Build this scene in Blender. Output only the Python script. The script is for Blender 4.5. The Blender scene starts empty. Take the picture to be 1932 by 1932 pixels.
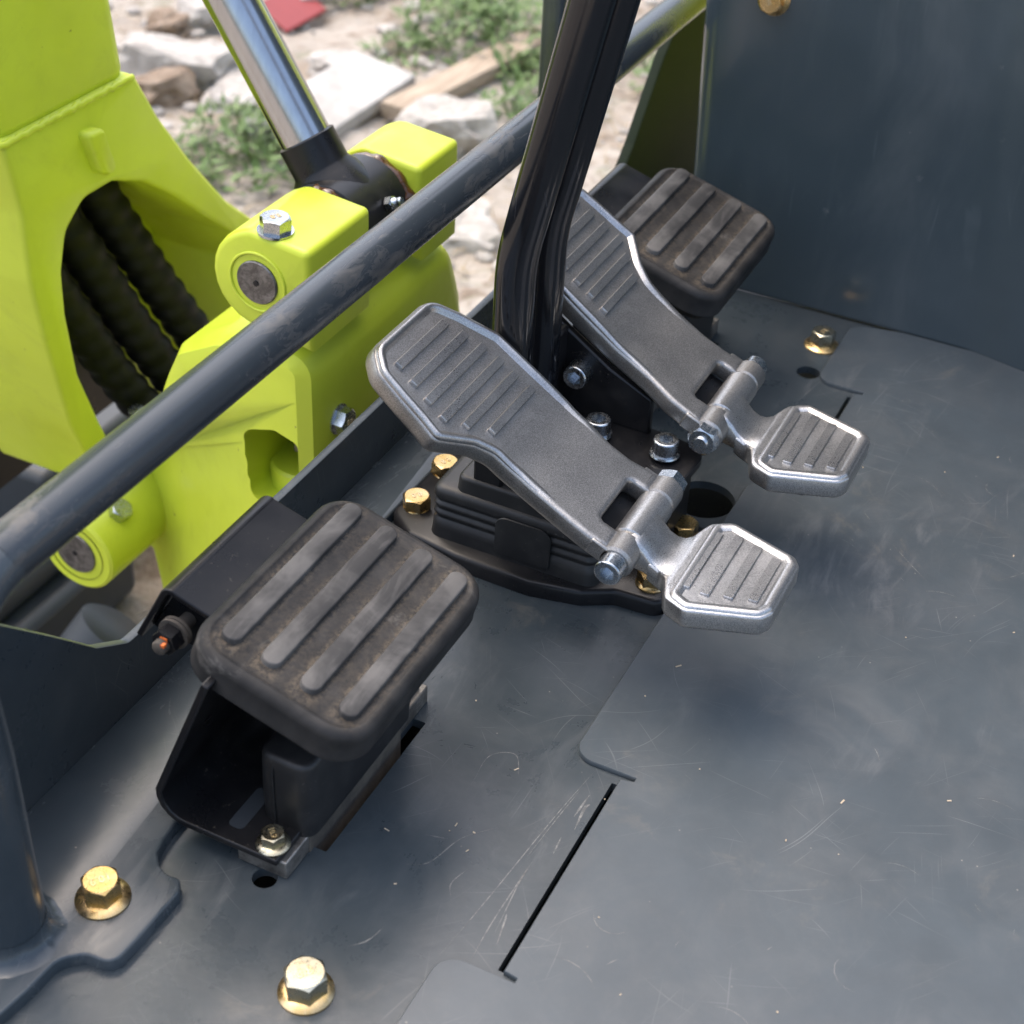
import bpy, bmesh, math, random
from mathutils import Vector, Matrix, noise as mnoise

# ------------------------------------------------------------------ camera, sky, sun, exposure
sc = bpy.context.scene
COL = sc.collection
S = 0.001                                   # everything below is written in millimetres
cam_d = bpy.data.cameras.new('camera')
cam = bpy.data.objects.new('camera', cam_d)
COL.objects.link(cam)
d1 = Vector((1824.0, -2171.0, 3034.0)).normalized()
d2 = Vector((-8316.0, -2746.0, 3034.0))
d2 = (d2 - d1 * d2.dot(d1)).normalized()
d3 = d1.cross(d2)
# columns of the camera matrix in world axes (x right, y up, z back)
right = Vector((d1.x, d2.x, d3.x)); down = Vector((d1.y, d2.y, d3.y)); fwd = Vector((d1.z, d2.z, d3.z))
m = Matrix((right, -down, -fwd)).transposed().to_4x4()
m.translation = Vector((0, 0, 0.633))
cam.matrix_world = m
cam_d.sensor_width = 36.0
cam_d.lens = 36.0 * 3034.0 / 1932.0
cam_d.clip_start = 0.02
cam_d.clip_end = 400.0
cam_d.dof.use_dof = True
cam_d.dof.focus_distance = 0.92
cam_d.dof.aperture_fstop = 10.5
sc.camera = cam

SUN_EL, SUN_DIR = 66.0, Vector((-0.30, -0.95, 0.0)).normalized()   # direction the light travels over the floor
w = bpy.data.worlds.new('World'); sc.world = w; w.use_nodes = True
wn = w.node_tree.nodes; wl = w.node_tree.links
bg = wn['Background']
sky = wn.new('ShaderNodeTexSky'); sky.sky_type = 'NISHITA'; sky.sun_disc = False
sky.sun_elevation = math.radians(SUN_EL)
sky.sun_rotation = math.atan2(-SUN_DIR.x, -SUN_DIR.y)
sky.air_density = 1.0; sky.dust_density = 5.0; sky.ozone_density = 0.7
wl.new(sky.outputs[0], bg.inputs[0]); bg.inputs[1].default_value = 0.15
sun_d = bpy.data.lights.new('sun', 'SUN'); sun_d.energy = 0.7; sun_d.angle = math.radians(120); sun_d.color = (1.0, 0.97, 0.93)
sun = bpy.data.objects.new('sun', sun_d); COL.objects.link(sun)
ld = Vector((SUN_DIR.x * math.cos(math.radians(SUN_EL)), SUN_DIR.y * math.cos(math.radians(SUN_EL)), -math.sin(math.radians(SUN_EL))))
sun.rotation_euler = ld.to_track_quat('-Z', 'Y').to_euler()
vs = sc.view_settings
vs.view_transform = 'Standard'; vs.look = 'None'; vs.exposure = 1.4; vs.gamma = 1.0; vs.use_curve_mapping = False
sc.cycles.use_denoising = True
sc.cycles.max_bounces = 8

rnd = random.Random(7)

# ------------------------------------------------------------------ node materials
class NT:
    def __init__(s, name):
        s.m = bpy.data.materials.new(name); s.m.use_nodes = True
        s.t = s.m.node_tree; s.n = s.t.nodes; s.l = s.t.links
        s.b = s.n['Principled BSDF']
        s.tc = s.n.new('ShaderNodeTexCoord')
        s.co = s.tc.outputs['Object']
    def new(s, t, **k):
        n = s.n.new(t)
        for a, v in k.items(): setattr(n, a, v)
        return n
    def put(s, sock, v):
        if hasattr(v, 'is_output'): s.l.new(v, sock)
        elif isinstance(v, (tuple, list)) and sock.type == 'RGBA' and len(v) == 3: sock.default_value = (*v, 1)
        else: sock.default_value = v
    def noise(s, scale, detail=4, rough=.55, dist=0, co=None, dims='3D'):
        n = s.new('ShaderNodeTexNoise'); s.l.new(co or s.co, n.inputs['Vector'])
        n.inputs['Scale'].default_value = scale; n.inputs['Detail'].default_value = detail
        n.inputs['Roughness'].default_value = rough; n.inputs['Distortion'].default_value = dist
        return n.outputs['Fac']
    def vor(s, scale, feature='F1', out='Distance', co=None, rnd_=1.0):
        n = s.new('ShaderNodeTexVoronoi', feature=feature); s.l.new(co or s.co, n.inputs['Vector'])
        n.inputs['Scale'].default_value = scale; n.inputs['Randomness'].default_value = rnd_
        return n.outputs[out]
    def map(s, rot=(0, 0, 0), scale=(1, 1, 1), loc=(0, 0, 0), co=None):
        n = s.new('ShaderNodeMapping'); s.l.new(co or s.co, n.inputs['Vector'])
        n.inputs['Rotation'].default_value = rot; n.inputs['Scale'].default_value = scale; n.inputs['Location'].default_value = loc
        return n.outputs[0]
    def ramp(s, f, a, b, lo=0.0, hi=1.0):
        n = s.new('ShaderNodeMapRange', clamp=True, interpolation_type='SMOOTHSTEP'); s.l.new(f, n.inputs[0])
        n.inputs[1].default_value = a; n.inputs[2].default_value = b; n.inputs[3].default_value = lo; n.inputs[4].default_value = hi
        return n.outputs[0]
    def math(s, op, a, b=0.0):
        n = s.new('ShaderNodeMath', operation=op, use_clamp=False); s.put(n.inputs[0], a); s.put(n.inputs[1], b)
        return n.outputs[0]
    def mix(s, f, a, b):
        n = s.new('ShaderNodeMix', data_type='RGBA'); s.put(n.inputs[0], f); s.put(n.inputs[6], a); s.put(n.inputs[7], b)
        return n.outputs[2]
    def sep(s, co=None):
        n = s.new('ShaderNodeSeparateXYZ'); s.l.new(co or s.co, n.inputs[0]); return n.outputs
    def warp(s, amount, scale, co=None):
        n = s.new('ShaderNodeTexNoise'); s.l.new(co or s.co, n.inputs['Vector']); n.inputs['Scale'].default_value = scale
        n.inputs['Detail'].default_value = 2
        v = s.new('ShaderNodeVectorMath', operation='MULTIPLY_ADD')
        s.l.new(n.outputs['Color'], v.inputs[0]); v.inputs[1].default_value = (amount,) * 3; s.l.new(co or s.co, v.inputs[2])
        return v.outputs[0]
    def bump(s, h, strength=.3, dist=.001, prev=None):
        n = s.new('ShaderNodeBump'); s.l.new(h, n.inputs['Height']); n.inputs['Strength'].default_value = strength; n.inputs['Distance'].default_value = dist
        if prev: s.l.new(prev, n.inputs['Normal'])
        return n.outputs[0]
    def scratch(s, angles, along, across, lo, hi, wamt=.02, wscale=6):
        co = s.warp(wamt, wscale); out = None
        for i, a in enumerate(angles):
            c = s.map(rot=(0, 0, a), loc=(i * 3.7, i * 1.9, 0), co=co)
            c = s.map(scale=(along, across, along), co=c)
            f = s.ramp(s.noise(1.0, 1, .4, co=c), lo, hi)
            out = f if out is None else s.math('MAXIMUM', out, f)
        return out
    def done(s, base, rough, metal=0.0, coat=0.0, coat_rough=.1, normal=None, spec=None):
        s.put(s.b.inputs['Base Color'], base); s.put(s.b.inputs['Roughness'], rough); s.put(s.b.inputs['Metallic'], metal)
        s.b.inputs['Coat Weight'].default_value = coat; s.b.inputs['Coat Roughness'].default_value = coat_rough
        if spec is not None: s.b.inputs['Specular IOR Level'].default_value = spec
        if normal is not None: s.l.new(normal, s.b.inputs['Normal'])
        return s.m

M = {}
def slate(name, base, dusty, rough, scr=1.0, orange=.06):
    t = NT(name)
    big = t.noise(5, 5, .6); fine = t.noise(60, 4, .65); cl = t.noise(18, 6, .7, .6)
    col = t.mix(t.ramp(big, .35, .7), base, tuple(c * 1.22 for c in base))
    dust = t.math('MULTIPLY', t.ramp(cl, .38, .85), dusty)
    col = t.mix(dust, col, (.20, .19, .175))
    sm = t.scratch([.2, 1.1, 2.0, 2.7, .75, 1.6], 14, 1000, .72, .79, .14, 4)
    sm = t.math('MULTIPLY', sm, t.ramp(t.noise(9, 3), .40, .66))
    col = t.mix(t.math('MULTIPLY', sm, .34 * scr), col, (.30, .30, .29))
    spk = t.ramp(t.vor(150), .10, .05); spk = t.math('MULTIPLY', spk, t.ramp(t.noise(30, 2), .60, .66))
    col = t.mix(t.math('MULTIPLY', spk, .55), col, (.33, .30, .25))
    mot = t.noise(34, 5, .7, .4)
    col = t.mix(t.math('MULTIPLY', t.ramp(mot, .35, .7), .20), col, tuple(c * .62 for c in base))
    smu = t.math('MULTIPLY', t.ramp(t.noise(1, 5, .7, .6, co=t.map(rot=(0, 0, .5), scale=(14, 60, 14), co=t.warp(.05, 5))), .5, .72), t.ramp(t.noise(4, 3), .42, .62))
    col = t.mix(t.math('MULTIPLY', smu, .28 * scr), col, (.20, .205, .205))
    drt = t.math('MULTIPLY', t.ramp(t.noise(26, 7, .75, .5), .54, .70), t.ramp(t.noise(6, 3), .50, .64))
    col = t.mix(t.math('MULTIPLY', drt, .42 * scr), col, (.16, .145, .12))
    r = t.math('ADD', t.ramp(cl, .3, .75, rough, rough + .09), t.math('ADD', t.math('MULTIPLY', fine, .08), t.math('MULTIPLY', smu, .12)))
    b = t.bump(t.noise(140, 2, .5), orange, .001)
    b = t.bump(sm, -.12, .0003, b)
    return t.done(col, r, 0, .0, normal=b)
M['slate'] = slate('slate_paint', (.036, .046, .052), .14, .22, 1.0, .11)
M['slate_gloss'] = slate('slate_gloss_paint', (.035, .045, .052), .08, .17, .6)
M['mat'] = slate('mat_paint', (.052, .064, .072), .16, .27, 1.0, .09)
t = NT('console_paint')
big = t.noise(4, 4, .6, .5); cl = t.noise(14, 6, .7, .4)
col = t.mix(t.ramp(big, .3, .7), (.048, .064, .073), (.070, .088, .097))
sm = t.math('MULTIPLY', t.scratch([1.4, 1.7, .3], 14, 300, .68, .76), t.ramp(t.noise(12, 3), .5, .7))
col = t.mix(t.math('MULTIPLY', sm, .16), col, (.2, .22, .23))
dust_sheen = t.math('MULTIPLY', t.ramp(t.noise(1, 5, .65, .5, co=t.map(scale=(6, 11, 2.2), co=t.warp(.05, 4))), .46, .72), t.ramp(t.noise(3, 3), .35, .65))  # pale upright streaks, dust that also paints in a soft reflection
col = t.mix(t.math('MULTIPLY', dust_sheen, .28), col, (.17, .18, .18))
fl_ = t.math('MULTIPLY', t.ramp(t.noise(60, 5, .7), .64, .70), t.ramp(t.noise(7, 3), .5, .62))
col = t.mix(t.math('MULTIPLY', fl_, .3), col, (.22, .22, .21))
M['console'] = t.done(col, t.ramp(cl, .3, .75, .12, .24), 0, .0, normal=t.bump(t.noise(7, 2, .5), .10, .004, t.bump(t.noise(120, 3, .6), .03, .001)))
t = NT('rail_paint')
st = t.map(scale=(16, 45, 45)); dn = t.noise(1.4, 7, .72, .8, co=t.warp(.9, 2.2, st))
cl = t.noise(9, 4, .6)
msk = t.math('MULTIPLY', t.ramp(dn, .47, .66), t.ramp(cl, .44, .62))
col = t.mix(t.math('MULTIPLY', msk, .62), (.030, .037, .043), (.17, .15, .125))
M['rail'] = t.done(col, t.math('ADD', t.math('MULTIPLY', msk, .35), .24), 0, 0, normal=t.bump(t.noise(90, 3), .05, .001))
def lime(name, c, r):
    t = NT(name)
    n = t.noise(6, 4, .6); f = t.noise(45, 5, .6)
    col = t.mix(t.ramp(n, .3, .7), c, tuple(v * .88 for v in c))
    chip = t.math('MULTIPLY', t.ramp(t.noise(60, 5, .75), .68, .71), t.ramp(t.noise(12, 3), .5, .62))
    dirt = t.math('MULTIPLY', t.ramp(t.noise(14, 6, .72, .6), .52, .8), .2)
    col = t.mix(dirt, col, (.16, .16, .03))
    col = t.mix(chip, col, (.045, .04, .03))
    return t.done(col, t.ramp(f, .3, .7, r, r + .15), 0, 0, normal=t.bump(t.noise(45, 5, .6), .10, .003))
M['lime'] = lime('lime_paint', (.59, .685, .045), .33)
t = NT('pedal_rubber')
y = t.noise(160, 5, .7); n2 = t.noise(16, 5, .65, .6); n3 = t.noise(45, 4, .6, .4)
xyz = t.sep()
inner = t.math('MULTIPLY', t.ramp(t.math('ABSOLUTE', xyz[0]), .068, .058), t.ramp(t.math('ABSOLUTE', xyz[1]), .048, .042))
gr = t.math('ABSOLUTE', t.math('SUBTRACT', t.math('FLOORED_MODULO', t.math('ADD', xyz[1], .0112), .0221), .01105))   # 0 mid groove, .0058 at a rib's foot
edge = t.math('ADD', t.math('MULTIPLY', t.ramp(gr, .0015, .0058), .75), .25)
dm = t.math('MULTIPLY', t.ramp(t.noise(420, 4, .75), .34, .66), t.ramp(n2, .2, .62))
dm = t.math('MULTIPLY', t.math('MULTIPLY', dm, inner), edge)
col = t.mix(t.ramp(n3, .35, .7), (.016, .016, .016), (.030, .029, .028))
col = t.mix(t.math('MULTIPLY', dm, .62), col, (.165, .13, .09))
smear = t.math('MULTIPLY', t.ramp(t.noise(28, 6, .7, 1.2), .56, .68), t.ramp(t.noise(11, 2), .5, .62))
col = t.mix(t.math('MULTIPLY', smear, .5), col, (.17, .16, .145))
M['rubber_pad'] = t.done(col, t.ramp(n2, .3, .7, .45, .68), 0, 0, normal=t.bump(y, .12, .0006), spec=.22)
t = NT('worn_rib_rubber')
co = t.warp(.02, 12)
n1 = t.noise(13, 5, .6, .5, co=co); n2 = t.noise(60, 5, .7, .8); n3 = t.noise(1, 4, .6, co=t.map(rot=(0, 0, .5), scale=(40, 260, 40), co=co))
col = t.mix(t.ramp(n1, .40, .60), (.034, .033, .032), (.110, .105, .098))
col = t.mix(t.math('MULTIPLY', t.ramp(n3, .5, .7), .22), col, (.15, .14, .13))
col = t.mix(t.math('MULTIPLY', t.ramp(n2, .58, .75), .25), col, (.03, .03, .03))
M['rubber_rib'] = t.done(col, .55, 0, 0, normal=t.bump(n2, .15, .0006), spec=.25)
t = NT('black_rubber')
n = t.noise(40, 5, .65); f = t.noise(260, 3, .6)
col = t.mix(t.ramp(n, .4, .75), (.012, .012, .0125), (.028, .027, .026))
sp = t.math('MULTIPLY', t.ramp(t.noise(420, 2), .70, .74), .4)
col = t.mix(sp, col, (.12, .11, .10))
M['rubber'] = t.done(col, .46, 0, 0, normal=t.bump(f, .08, .0005))
t = NT('hose_guard'); M['hose'] = t.done(t.mix(t.noise(60, 4), (.005, .005, .0055), (.014, .014, .014)), .5, spec=.2)
t = NT('black_paint')
n = t.noise(30, 5, .6, .5); f = t.noise(200, 3, .6)
sp = t.math('MULTIPLY', t.ramp(t.noise(330, 4, .75), .62, .68), t.ramp(t.noise(25, 3), .42, .62))
col = t.mix(t.ramp(n, .4, .75), (.009, .009, .010), (.018, .017, .017))
col = t.mix(t.math('MULTIPLY', sp, .55), col, (.15, .125, .095))
M['black'] = t.done(col, t.ramp(n, .3, .7, .26, .42), 0, 0, normal=t.bump(f, .06, .0006), spec=.3)
t = NT('black_gloss_paint')
n = t.noise(20, 4, .6)
sm = t.math('MULTIPLY', t.scratch([.1, 1.2, 2.2], 30, 700, .72, .76), t.ramp(t.noise(14, 3), .5, .64))
col = t.mix(t.math('MULTIPLY', sm, .35), (.007, .0075, .009), (.16, .16, .17))
M['black_gloss'] = t.done(col, t.ramp(n, .35, .7, .10, .2), 0, 0)
def cast(name, c, r):
    t = NT(name)
    g = t.noise(1500, 3, .75); g2 = t.noise(700, 3, .7); n = t.noise(14, 5, .65, .4)
    col = t.mix(t.ramp(g, .35, .65), tuple(v * .66 for v in c), tuple(min(1, v * 1.25) for v in c))
    col = t.mix(t.math('MULTIPLY', t.ramp(n, .45, .8), .3), col, tuple(v * .6 for v in c))
    col = t.mix(t.math('MULTIPLY', t.ramp(t.noise(22, 5, .65, .8), .48, .68), .35), col, tuple(min(1, v * 1.5) for v in c))
    st = t.math('MULTIPLY', t.ramp(t.noise(150, 4, .7), .70, .74), t.ramp(t.noise(24, 2), .52, .64))
    col = t.mix(t.math('MULTIPLY', st, .5), col, (.10, .075, .05))
    b = t.bump(g2, .22, .0005); b = t.bump(g, .15, .0003, b)
    return t.done(col, t.math('ADD', t.ramp(n, .3, .7, r, r + .1), t.math('MULTIPLY', g, .1)), .92, 0, normal=b)
M['cast'] = cast('cast_aluminium', (.33, .32, .305), .31)
M['cast_edge'] = cast('highlight_aluminium_edge', (.40, .392, .38), .21)  # smoother, paler cast metal with edge highlights put into the colour
M['cast_bright'] = cast('polished_aluminium', (.46, .452, .44), .23)
def plated(name, a, b_, r, sc_=60):
    t = NT(name)
    n = t.noise(sc_, 4, .6, .8); f = t.noise(500, 3, .6)
    return t.done(t.mix(t.ramp(n, .35, .68), a, b_), t.ramp(f, .3, .7, r, r + .12), 1.0, 0, normal=t.bump(f, .05, .0004))
M['zinc'] = plated('bright_zinc', (.44, .47, .50), (.56, .59, .61), .2)
M['gold'] = plated('yellow_zinc', (.55, .37, .14), (.63, .47, .26), .24)
M['pale_gold'] = plated('pale_yellow_zinc', (.46, .45, .36), (.54, .46, .30), .24, 70)
M['mark'] = plated('stamped_zinc', (.62, .46, .24), (.66, .56, .38), .3)
t = NT('raw_steel')
n = t.noise(60, 6, .75); f = t.noise(600, 3, .7)
col = t.mix(t.ramp(n, .4, .66), (.30, .28, .25), (.13, .115, .10))
M['steel'] = t.done(col, .5, .75, 0, normal=t.bump(f, .3, .0004))
t = NT('rusty_steel')
n = t.noise(40, 6, .75); f = t.noise(300, 3, .7)
M['rust'] = t.done(t.mix(t.ramp(n, .35, .7), (.07, .06, .05), (.13, .11, .085)), .75, .1, 0, normal=t.bump(f, .4, .0005))
t = NT('chrome_rod')
n = t.noise(1, 3, .5, co=t.map(scale=(300, 300, 3)))
M['chrome'] = t.done(t.mix(n, (.40, .40, .41), (.54, .545, .55)), .2, 1.0)
t = NT('pin_end_steel')
n = t.noise(90, 6, .75, 1.0)
M['pin'] = t.done(t.mix(t.ramp(n, .35, .7), (.10, .095, .09), (.26, .25, .24)), .42, .8, 0, normal=t.bump(n, .4, .0015))
t = NT('grease')
n = t.noise(120, 4, .6)
M['grease'] = t.done(t.mix(n, (.035, .014, .004), (.13, .05, .010)), .2, 0, .5, normal=t.bump(t.noise(60, 3), .5, .004))
t = NT('orange_mark'); M['orange'] = t.done((.72, .16, .03), .5)
t = NT('pale_scuff'); n = t.noise(180, 4, .7); M['scuff'] = t.done(t.mix(t.ramp(n, .4, .6), (.10, .11, .115), (.27, .27, .265)), .6)
t = NT('scratch_mark'); n = t.noise(240, 4, .7); M['scratch'] = t.done(t.mix(t.ramp(n, .4, .62), (.085, .09, .09), (.22, .215, .20)), .6)
t = NT('straw'); M['straw'] = t.done(t.mix(t.noise(300, 2), (.33, .25, .16), (.52, .44, .33)), .7)
t = NT('weed_leaf'); n = t.noise(18, 3)
M['leaf'] = t.done(t.mix(n, (.055, .115, .022), (.13, .20, .05)), .55)
t = NT('dry_grass'); M['dry'] = t.done(t.mix(t.noise(14, 3), (.20, .15, .08), (.34, .27, .165)), .7)
t = NT('rubble_ground')
n = t.noise(2.2, 8, .68); f = t.noise(16, 7, .72); g = t.noise(70, 4, .7)
col = t.mix(t.ramp(n, .38, .62), (.32, .26, .20), (.49, .445, .39))
col = t.mix(t.math('MULTIPLY', t.ramp(f, .48, .68), .8), col, (.17, .115, .07))
col = t.mix(t.math('MULTIPLY', t.ramp(t.noise(5, 6, .7, .5), .56, .66), .55), col, (.12, .15, .05))
col = t.mix(t.ramp(g, .62, .70), col, (.44, .41, .37))
M['ground'] = t.done(col, .9, 0, 0, normal=t.bump(f, .9, .03))
t = NT('pale_stone'); n = t.noise(30, 6, .7)
M['stone'] = t.done(t.mix(t.ramp(n, .35, .7), (.30, .275, .245), (.48, .455, .42)), .85, normal=t.bump(n, .6, .006))
t = NT('brown_stone'); n = t.noise(30, 6, .7)
M['brown_stone'] = t.done(t.mix(t.ramp(n, .35, .7), (.17, .12, .08), (.30, .235, .175)), .85, normal=t.bump(n, .6, .006))
t = NT('weathered_wood')
g = t.noise(1, 6, .65, 1.5, co=t.map(scale=(6, 90, 90)))
M['wood'] = t.done(t.mix(t.ramp(g, .3, .7), (.25, .185, .125), (.42, .345, .26)), .75, normal=t.bump(g, .4, .002))
t = NT('white_board'); g = t.noise(20, 6, .7)
M['board'] = t.done(t.mix(t.ramp(g, .35, .7), (.33, .315, .29), (.46, .44, .41)), .8)
t = NT('red_plastic'); M['red'] = t.done(t.mix(t.noise(20, 3), (.20, .015, .015), (.30, .03, .025)), .5)
t = NT('dark_frame'); n = t.noise(12, 5, .6)
M['frame'] = t.done(t.mix(n, (.022, .027, .031), (.05, .056, .062)), .5)

t = NT('gusset_shade'); M['gusset'] = t.done(t.mix(t.noise(10, 3), (.012, .018, .014), (.02, .028, .02)), .6, spec=.04)  # shade and lime reflection put into a green-black colour

# ------------------------------------------------------------------ geometry helpers (millimetres)
def finish(name, verts, faces, mat, parent=None, smooth=40, bevel=0, seg=2, origin=None):
    """one mesh object; vertices are given in world millimetres"""
    o0 = Vector(parent['_o']) if parent is not None and '_o' in parent else Vector((0, 0, 0))
    org = Vector(origin) if origin is not None else o0
    me = bpy.data.meshes.new(name)
    me.from_pydata([(Vector(v) - org) * S for v in verts], [], faces)
    bm = bmesh.new(); bm.from_mesh(me)
    bmesh.ops.remove_doubles(bm, verts=bm.verts, dist=1e-6)
    bmesh.ops.recalc_face_normals(bm, faces=bm.faces)
    bm.to_mesh(me); bm.free()
    me.materials.append(M[mat])
    for p in me.polygons: p.use_smooth = True
    me.set_sharp_from_angle(angle=math.radians(smooth))
    ob = bpy.data.objects.new(name, me); COL.objects.link(ob)
    if parent is not None: ob.parent = parent
    ob.location = (org - o0) * S if parent is not None else org * S
    ob['_o'] = tuple(org)
    if bevel:
        b = ob.modifiers.new('bevel', 'BEVEL'); b.width = bevel * S; b.segments = seg; b.limit_method = 'ANGLE'; b.angle_limit = math.radians(30)
        b.harden_normals = False
        me.set_sharp_from_angle(angle=math.radians(65))
    return ob

def thing(name, loc, label, cat, group=None):
    e = bpy.data.objects.new(name, None); COL.objects.link(e)
    e.location = Vector(loc) * S; e.empty_display_size = .02
    e['_o'] = tuple(float(c) for c in loc); e['label'] = label; e['category'] = cat
    if group: e['group'] = group
    return e
def tag(o, label, cat, group=None, kind=None):
    if label: o['label'] = label
    if cat: o['category'] = cat
    if group: o['group'] = group
    if kind: o['kind'] = kind
    return o
def copy_tree(o, parent=None):
    c = o.copy(); COL.objects.link(c); c.parent = parent
    for ch in list(o.children): copy_tree(ch, c)
    return c

def join(*parts):
    V, F = [], []
    for v, f in parts:
        k = len(V); V += list(v); F += [tuple(i + k for i in q) for q in f]
    return V, F
def xf(vf, fn): return [fn(v) for v in vf[0]], vf[1]
def move(vf, d): return xf(vf, lambda v: (v[0] + d[0], v[1] + d[1], v[2] + d[2]))

def box(x0, x1, y0, y1, z0, z1):
    v = [(x, y, z) for z in (z0, z1) for y in (y0, y1) for x in (x0, x1)]
    return v, [(0, 2, 3, 1), (4, 5, 7, 6), (0, 1, 5, 4), (2, 6, 7, 3), (0, 4, 6, 2), (1, 3, 7, 5)]

def fillet(pts, seg=6):
    """pts: (a, b, radius) -> rounded closed outline"""
    out = []; n = len(pts)
    for i in range(n):
        p = Vector(pts[i][:2]); r = pts[i][2] if len(pts[i]) > 2 else 0
        a = Vector(pts[i - 1][:2]) - p; b = Vector(pts[(i + 1) % n][:2]) - p
        if r <= 0: out.append(tuple(p)); continue
        la, lb = a.length, b.length; a.normalize(); b.normalize()
        ang = a.angle(b)
        if ang > math.pi - .03: out.append(tuple(p)); continue
        tl = min(r / math.tan(ang / 2), la * .48, lb * .48); r2 = tl * math.tan(ang / 2)
        c = p + (a + b).normalized() * (r2 / math.sin(ang / 2))
        s0 = p + a * tl - c; s1 = p + b * tl - c
        a0 = math.atan2(s0.y, s0.x); da = math.atan2(s0.x * s1.y - s0.y * s1.x, s0.dot(s1))
        for k in range(seg + 1):
            th = a0 + da * k / seg; out.append((c.x + r2 * math.cos(th), c.y + r2 * math.sin(th)))
    return out
def area2(o): return sum(o[i - 1][0] * o[i][1] - o[i][0] * o[i - 1][1] for i in range(len(o)))
def resample(o, step):
    out = []
    for i in range(len(o)):
        a, b = Vector(o[i]), Vector(o[(i + 1) % len(o)])
        k = max(1, int((b - a).length / step + .5))
        for j in range(k): out.append(tuple(a.lerp(b, j / k)))
    return out
def inset(o, d):
    if abs(d) < 1e-9: return list(o)
    sgn = 1 if area2(o) > 0 else -1; n = len(o); out = []
    for i in range(n):
        p = Vector(o[i]); e0 = (p - Vector(o[i - 1])); e1 = (Vector(o[(i + 1) % n]) - p)
        if e0.length < 1e-6: e0 = e1
        if e1.length < 1e-6: e1 = e0
        n0 = Vector((-e0.y, e0.x)).normalized() * sgn; n1 = Vector((-e1.y, e1.x)).normalized() * sgn
        b = n0 + n1
        if b.length < 1e-6: b = n0
        b.normalize(); k = max(.5, b.dot(n0))
        out.append(tuple(p + b * (d / k)))
    return out
def slab(outline, rings, fn=None, cap0=True, cap1=True):
    """stack of (inset, height) copies of an outline, caps as single faces; fn maps (a, b, h) to world"""
    n = len(outline); V, F = [], []
    for ins, h in rings: V += [(a, b, h) for a, b in inset(outline, ins)]
    for k in range(len(rings) - 1):
        for i in range(n):
            j = (i + 1) % n; F.append((k * n + i, k * n + j, (k + 1) * n + j, (k + 1) * n + i))
    if cap0: F.append(tuple(range(n - 1, -1, -1)))
    if cap1: F.append(tuple((len(rings) - 1) * n + i for i in range(n)))
    if fn: V = [fn(*v) for v in V]
    return V, F
def rnd_rings(h0, h1, r, seg=4, r0=None):
    """rounded bottom and top edge"""
    r0 = r if r0 is None else r0; out = []
    for k in range(seg + 1):
        th = math.pi / 2 * k / seg; out.append((r0 * (1 - math.sin(th)), h0 + r0 * (1 - math.cos(th))))
    for k in range(seg + 1):
        th = math.pi / 2 * k / seg; out.append((r * (1 - math.cos(th)), h1 - r + r * math.sin(th)))
    return out
def prism_holes(outer, holes, h0, h1, fn=None):
    bm = bmesh.new()
    for loop in [outer] + holes:
        vs_ = [bm.verts.new((a, b, h0)) for a, b in loop]
        for i in range(len(vs_)): bm.edges.new((vs_[i - 1], vs_[i]))
    bmesh.ops.triangle_fill(bm, use_beauty=True, use_dissolve=False, edges=bm.edges[:])
    r = bmesh.ops.extrude_face_region(bm, geom=bm.faces[:])
    for g in r['geom']:
        if isinstance(g, bmesh.types.BMVert): g.co.z = h1
    bm.verts.index_update()
    V = [tuple(v.co) for v in bm.verts]; F = [tuple(v.index for v in f.verts) for f in bm.faces]; bm.free()
    if fn: V = [fn(*v) for v in V]
    return V, F
def circle(cx, cy, r, n=28): return [(cx + r * math.cos(2 * math.pi * i / n), cy + r * math.sin(2 * math.pi * i / n)) for i in range(n)]
def frame_of(d):
    d = Vector(d).normalized(); u = d.cross(Vector((0, 0, 1)))
    if u.length < .05: u = d.cross(Vector((0, 1, 0)))
    u.normalize(); return d, u, d.cross(u)
def lathe(profile, org, axis, n=32, capa=True, capb=True):
    d, u, v = frame_of(axis); org = Vector(org); V, F = [], []
    for r, h in profile:
        for i in range(n):
            a = 2 * math.pi * i / n; V.append(tuple(org + d * h + u * (r * math.cos(a)) + v * (r * math.sin(a))))
    for k in range(len(profile) - 1):
        for i in range(n):
            j = (i + 1) % n; F.append((k * n + i, k * n + j, (k + 1) * n + j, (k + 1) * n + i))
    if capa: F.append(tuple(range(n)))
    if capb: F.append(tuple((len(profile) - 1) * n + i for i in range(n)))
    return V, F
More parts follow.
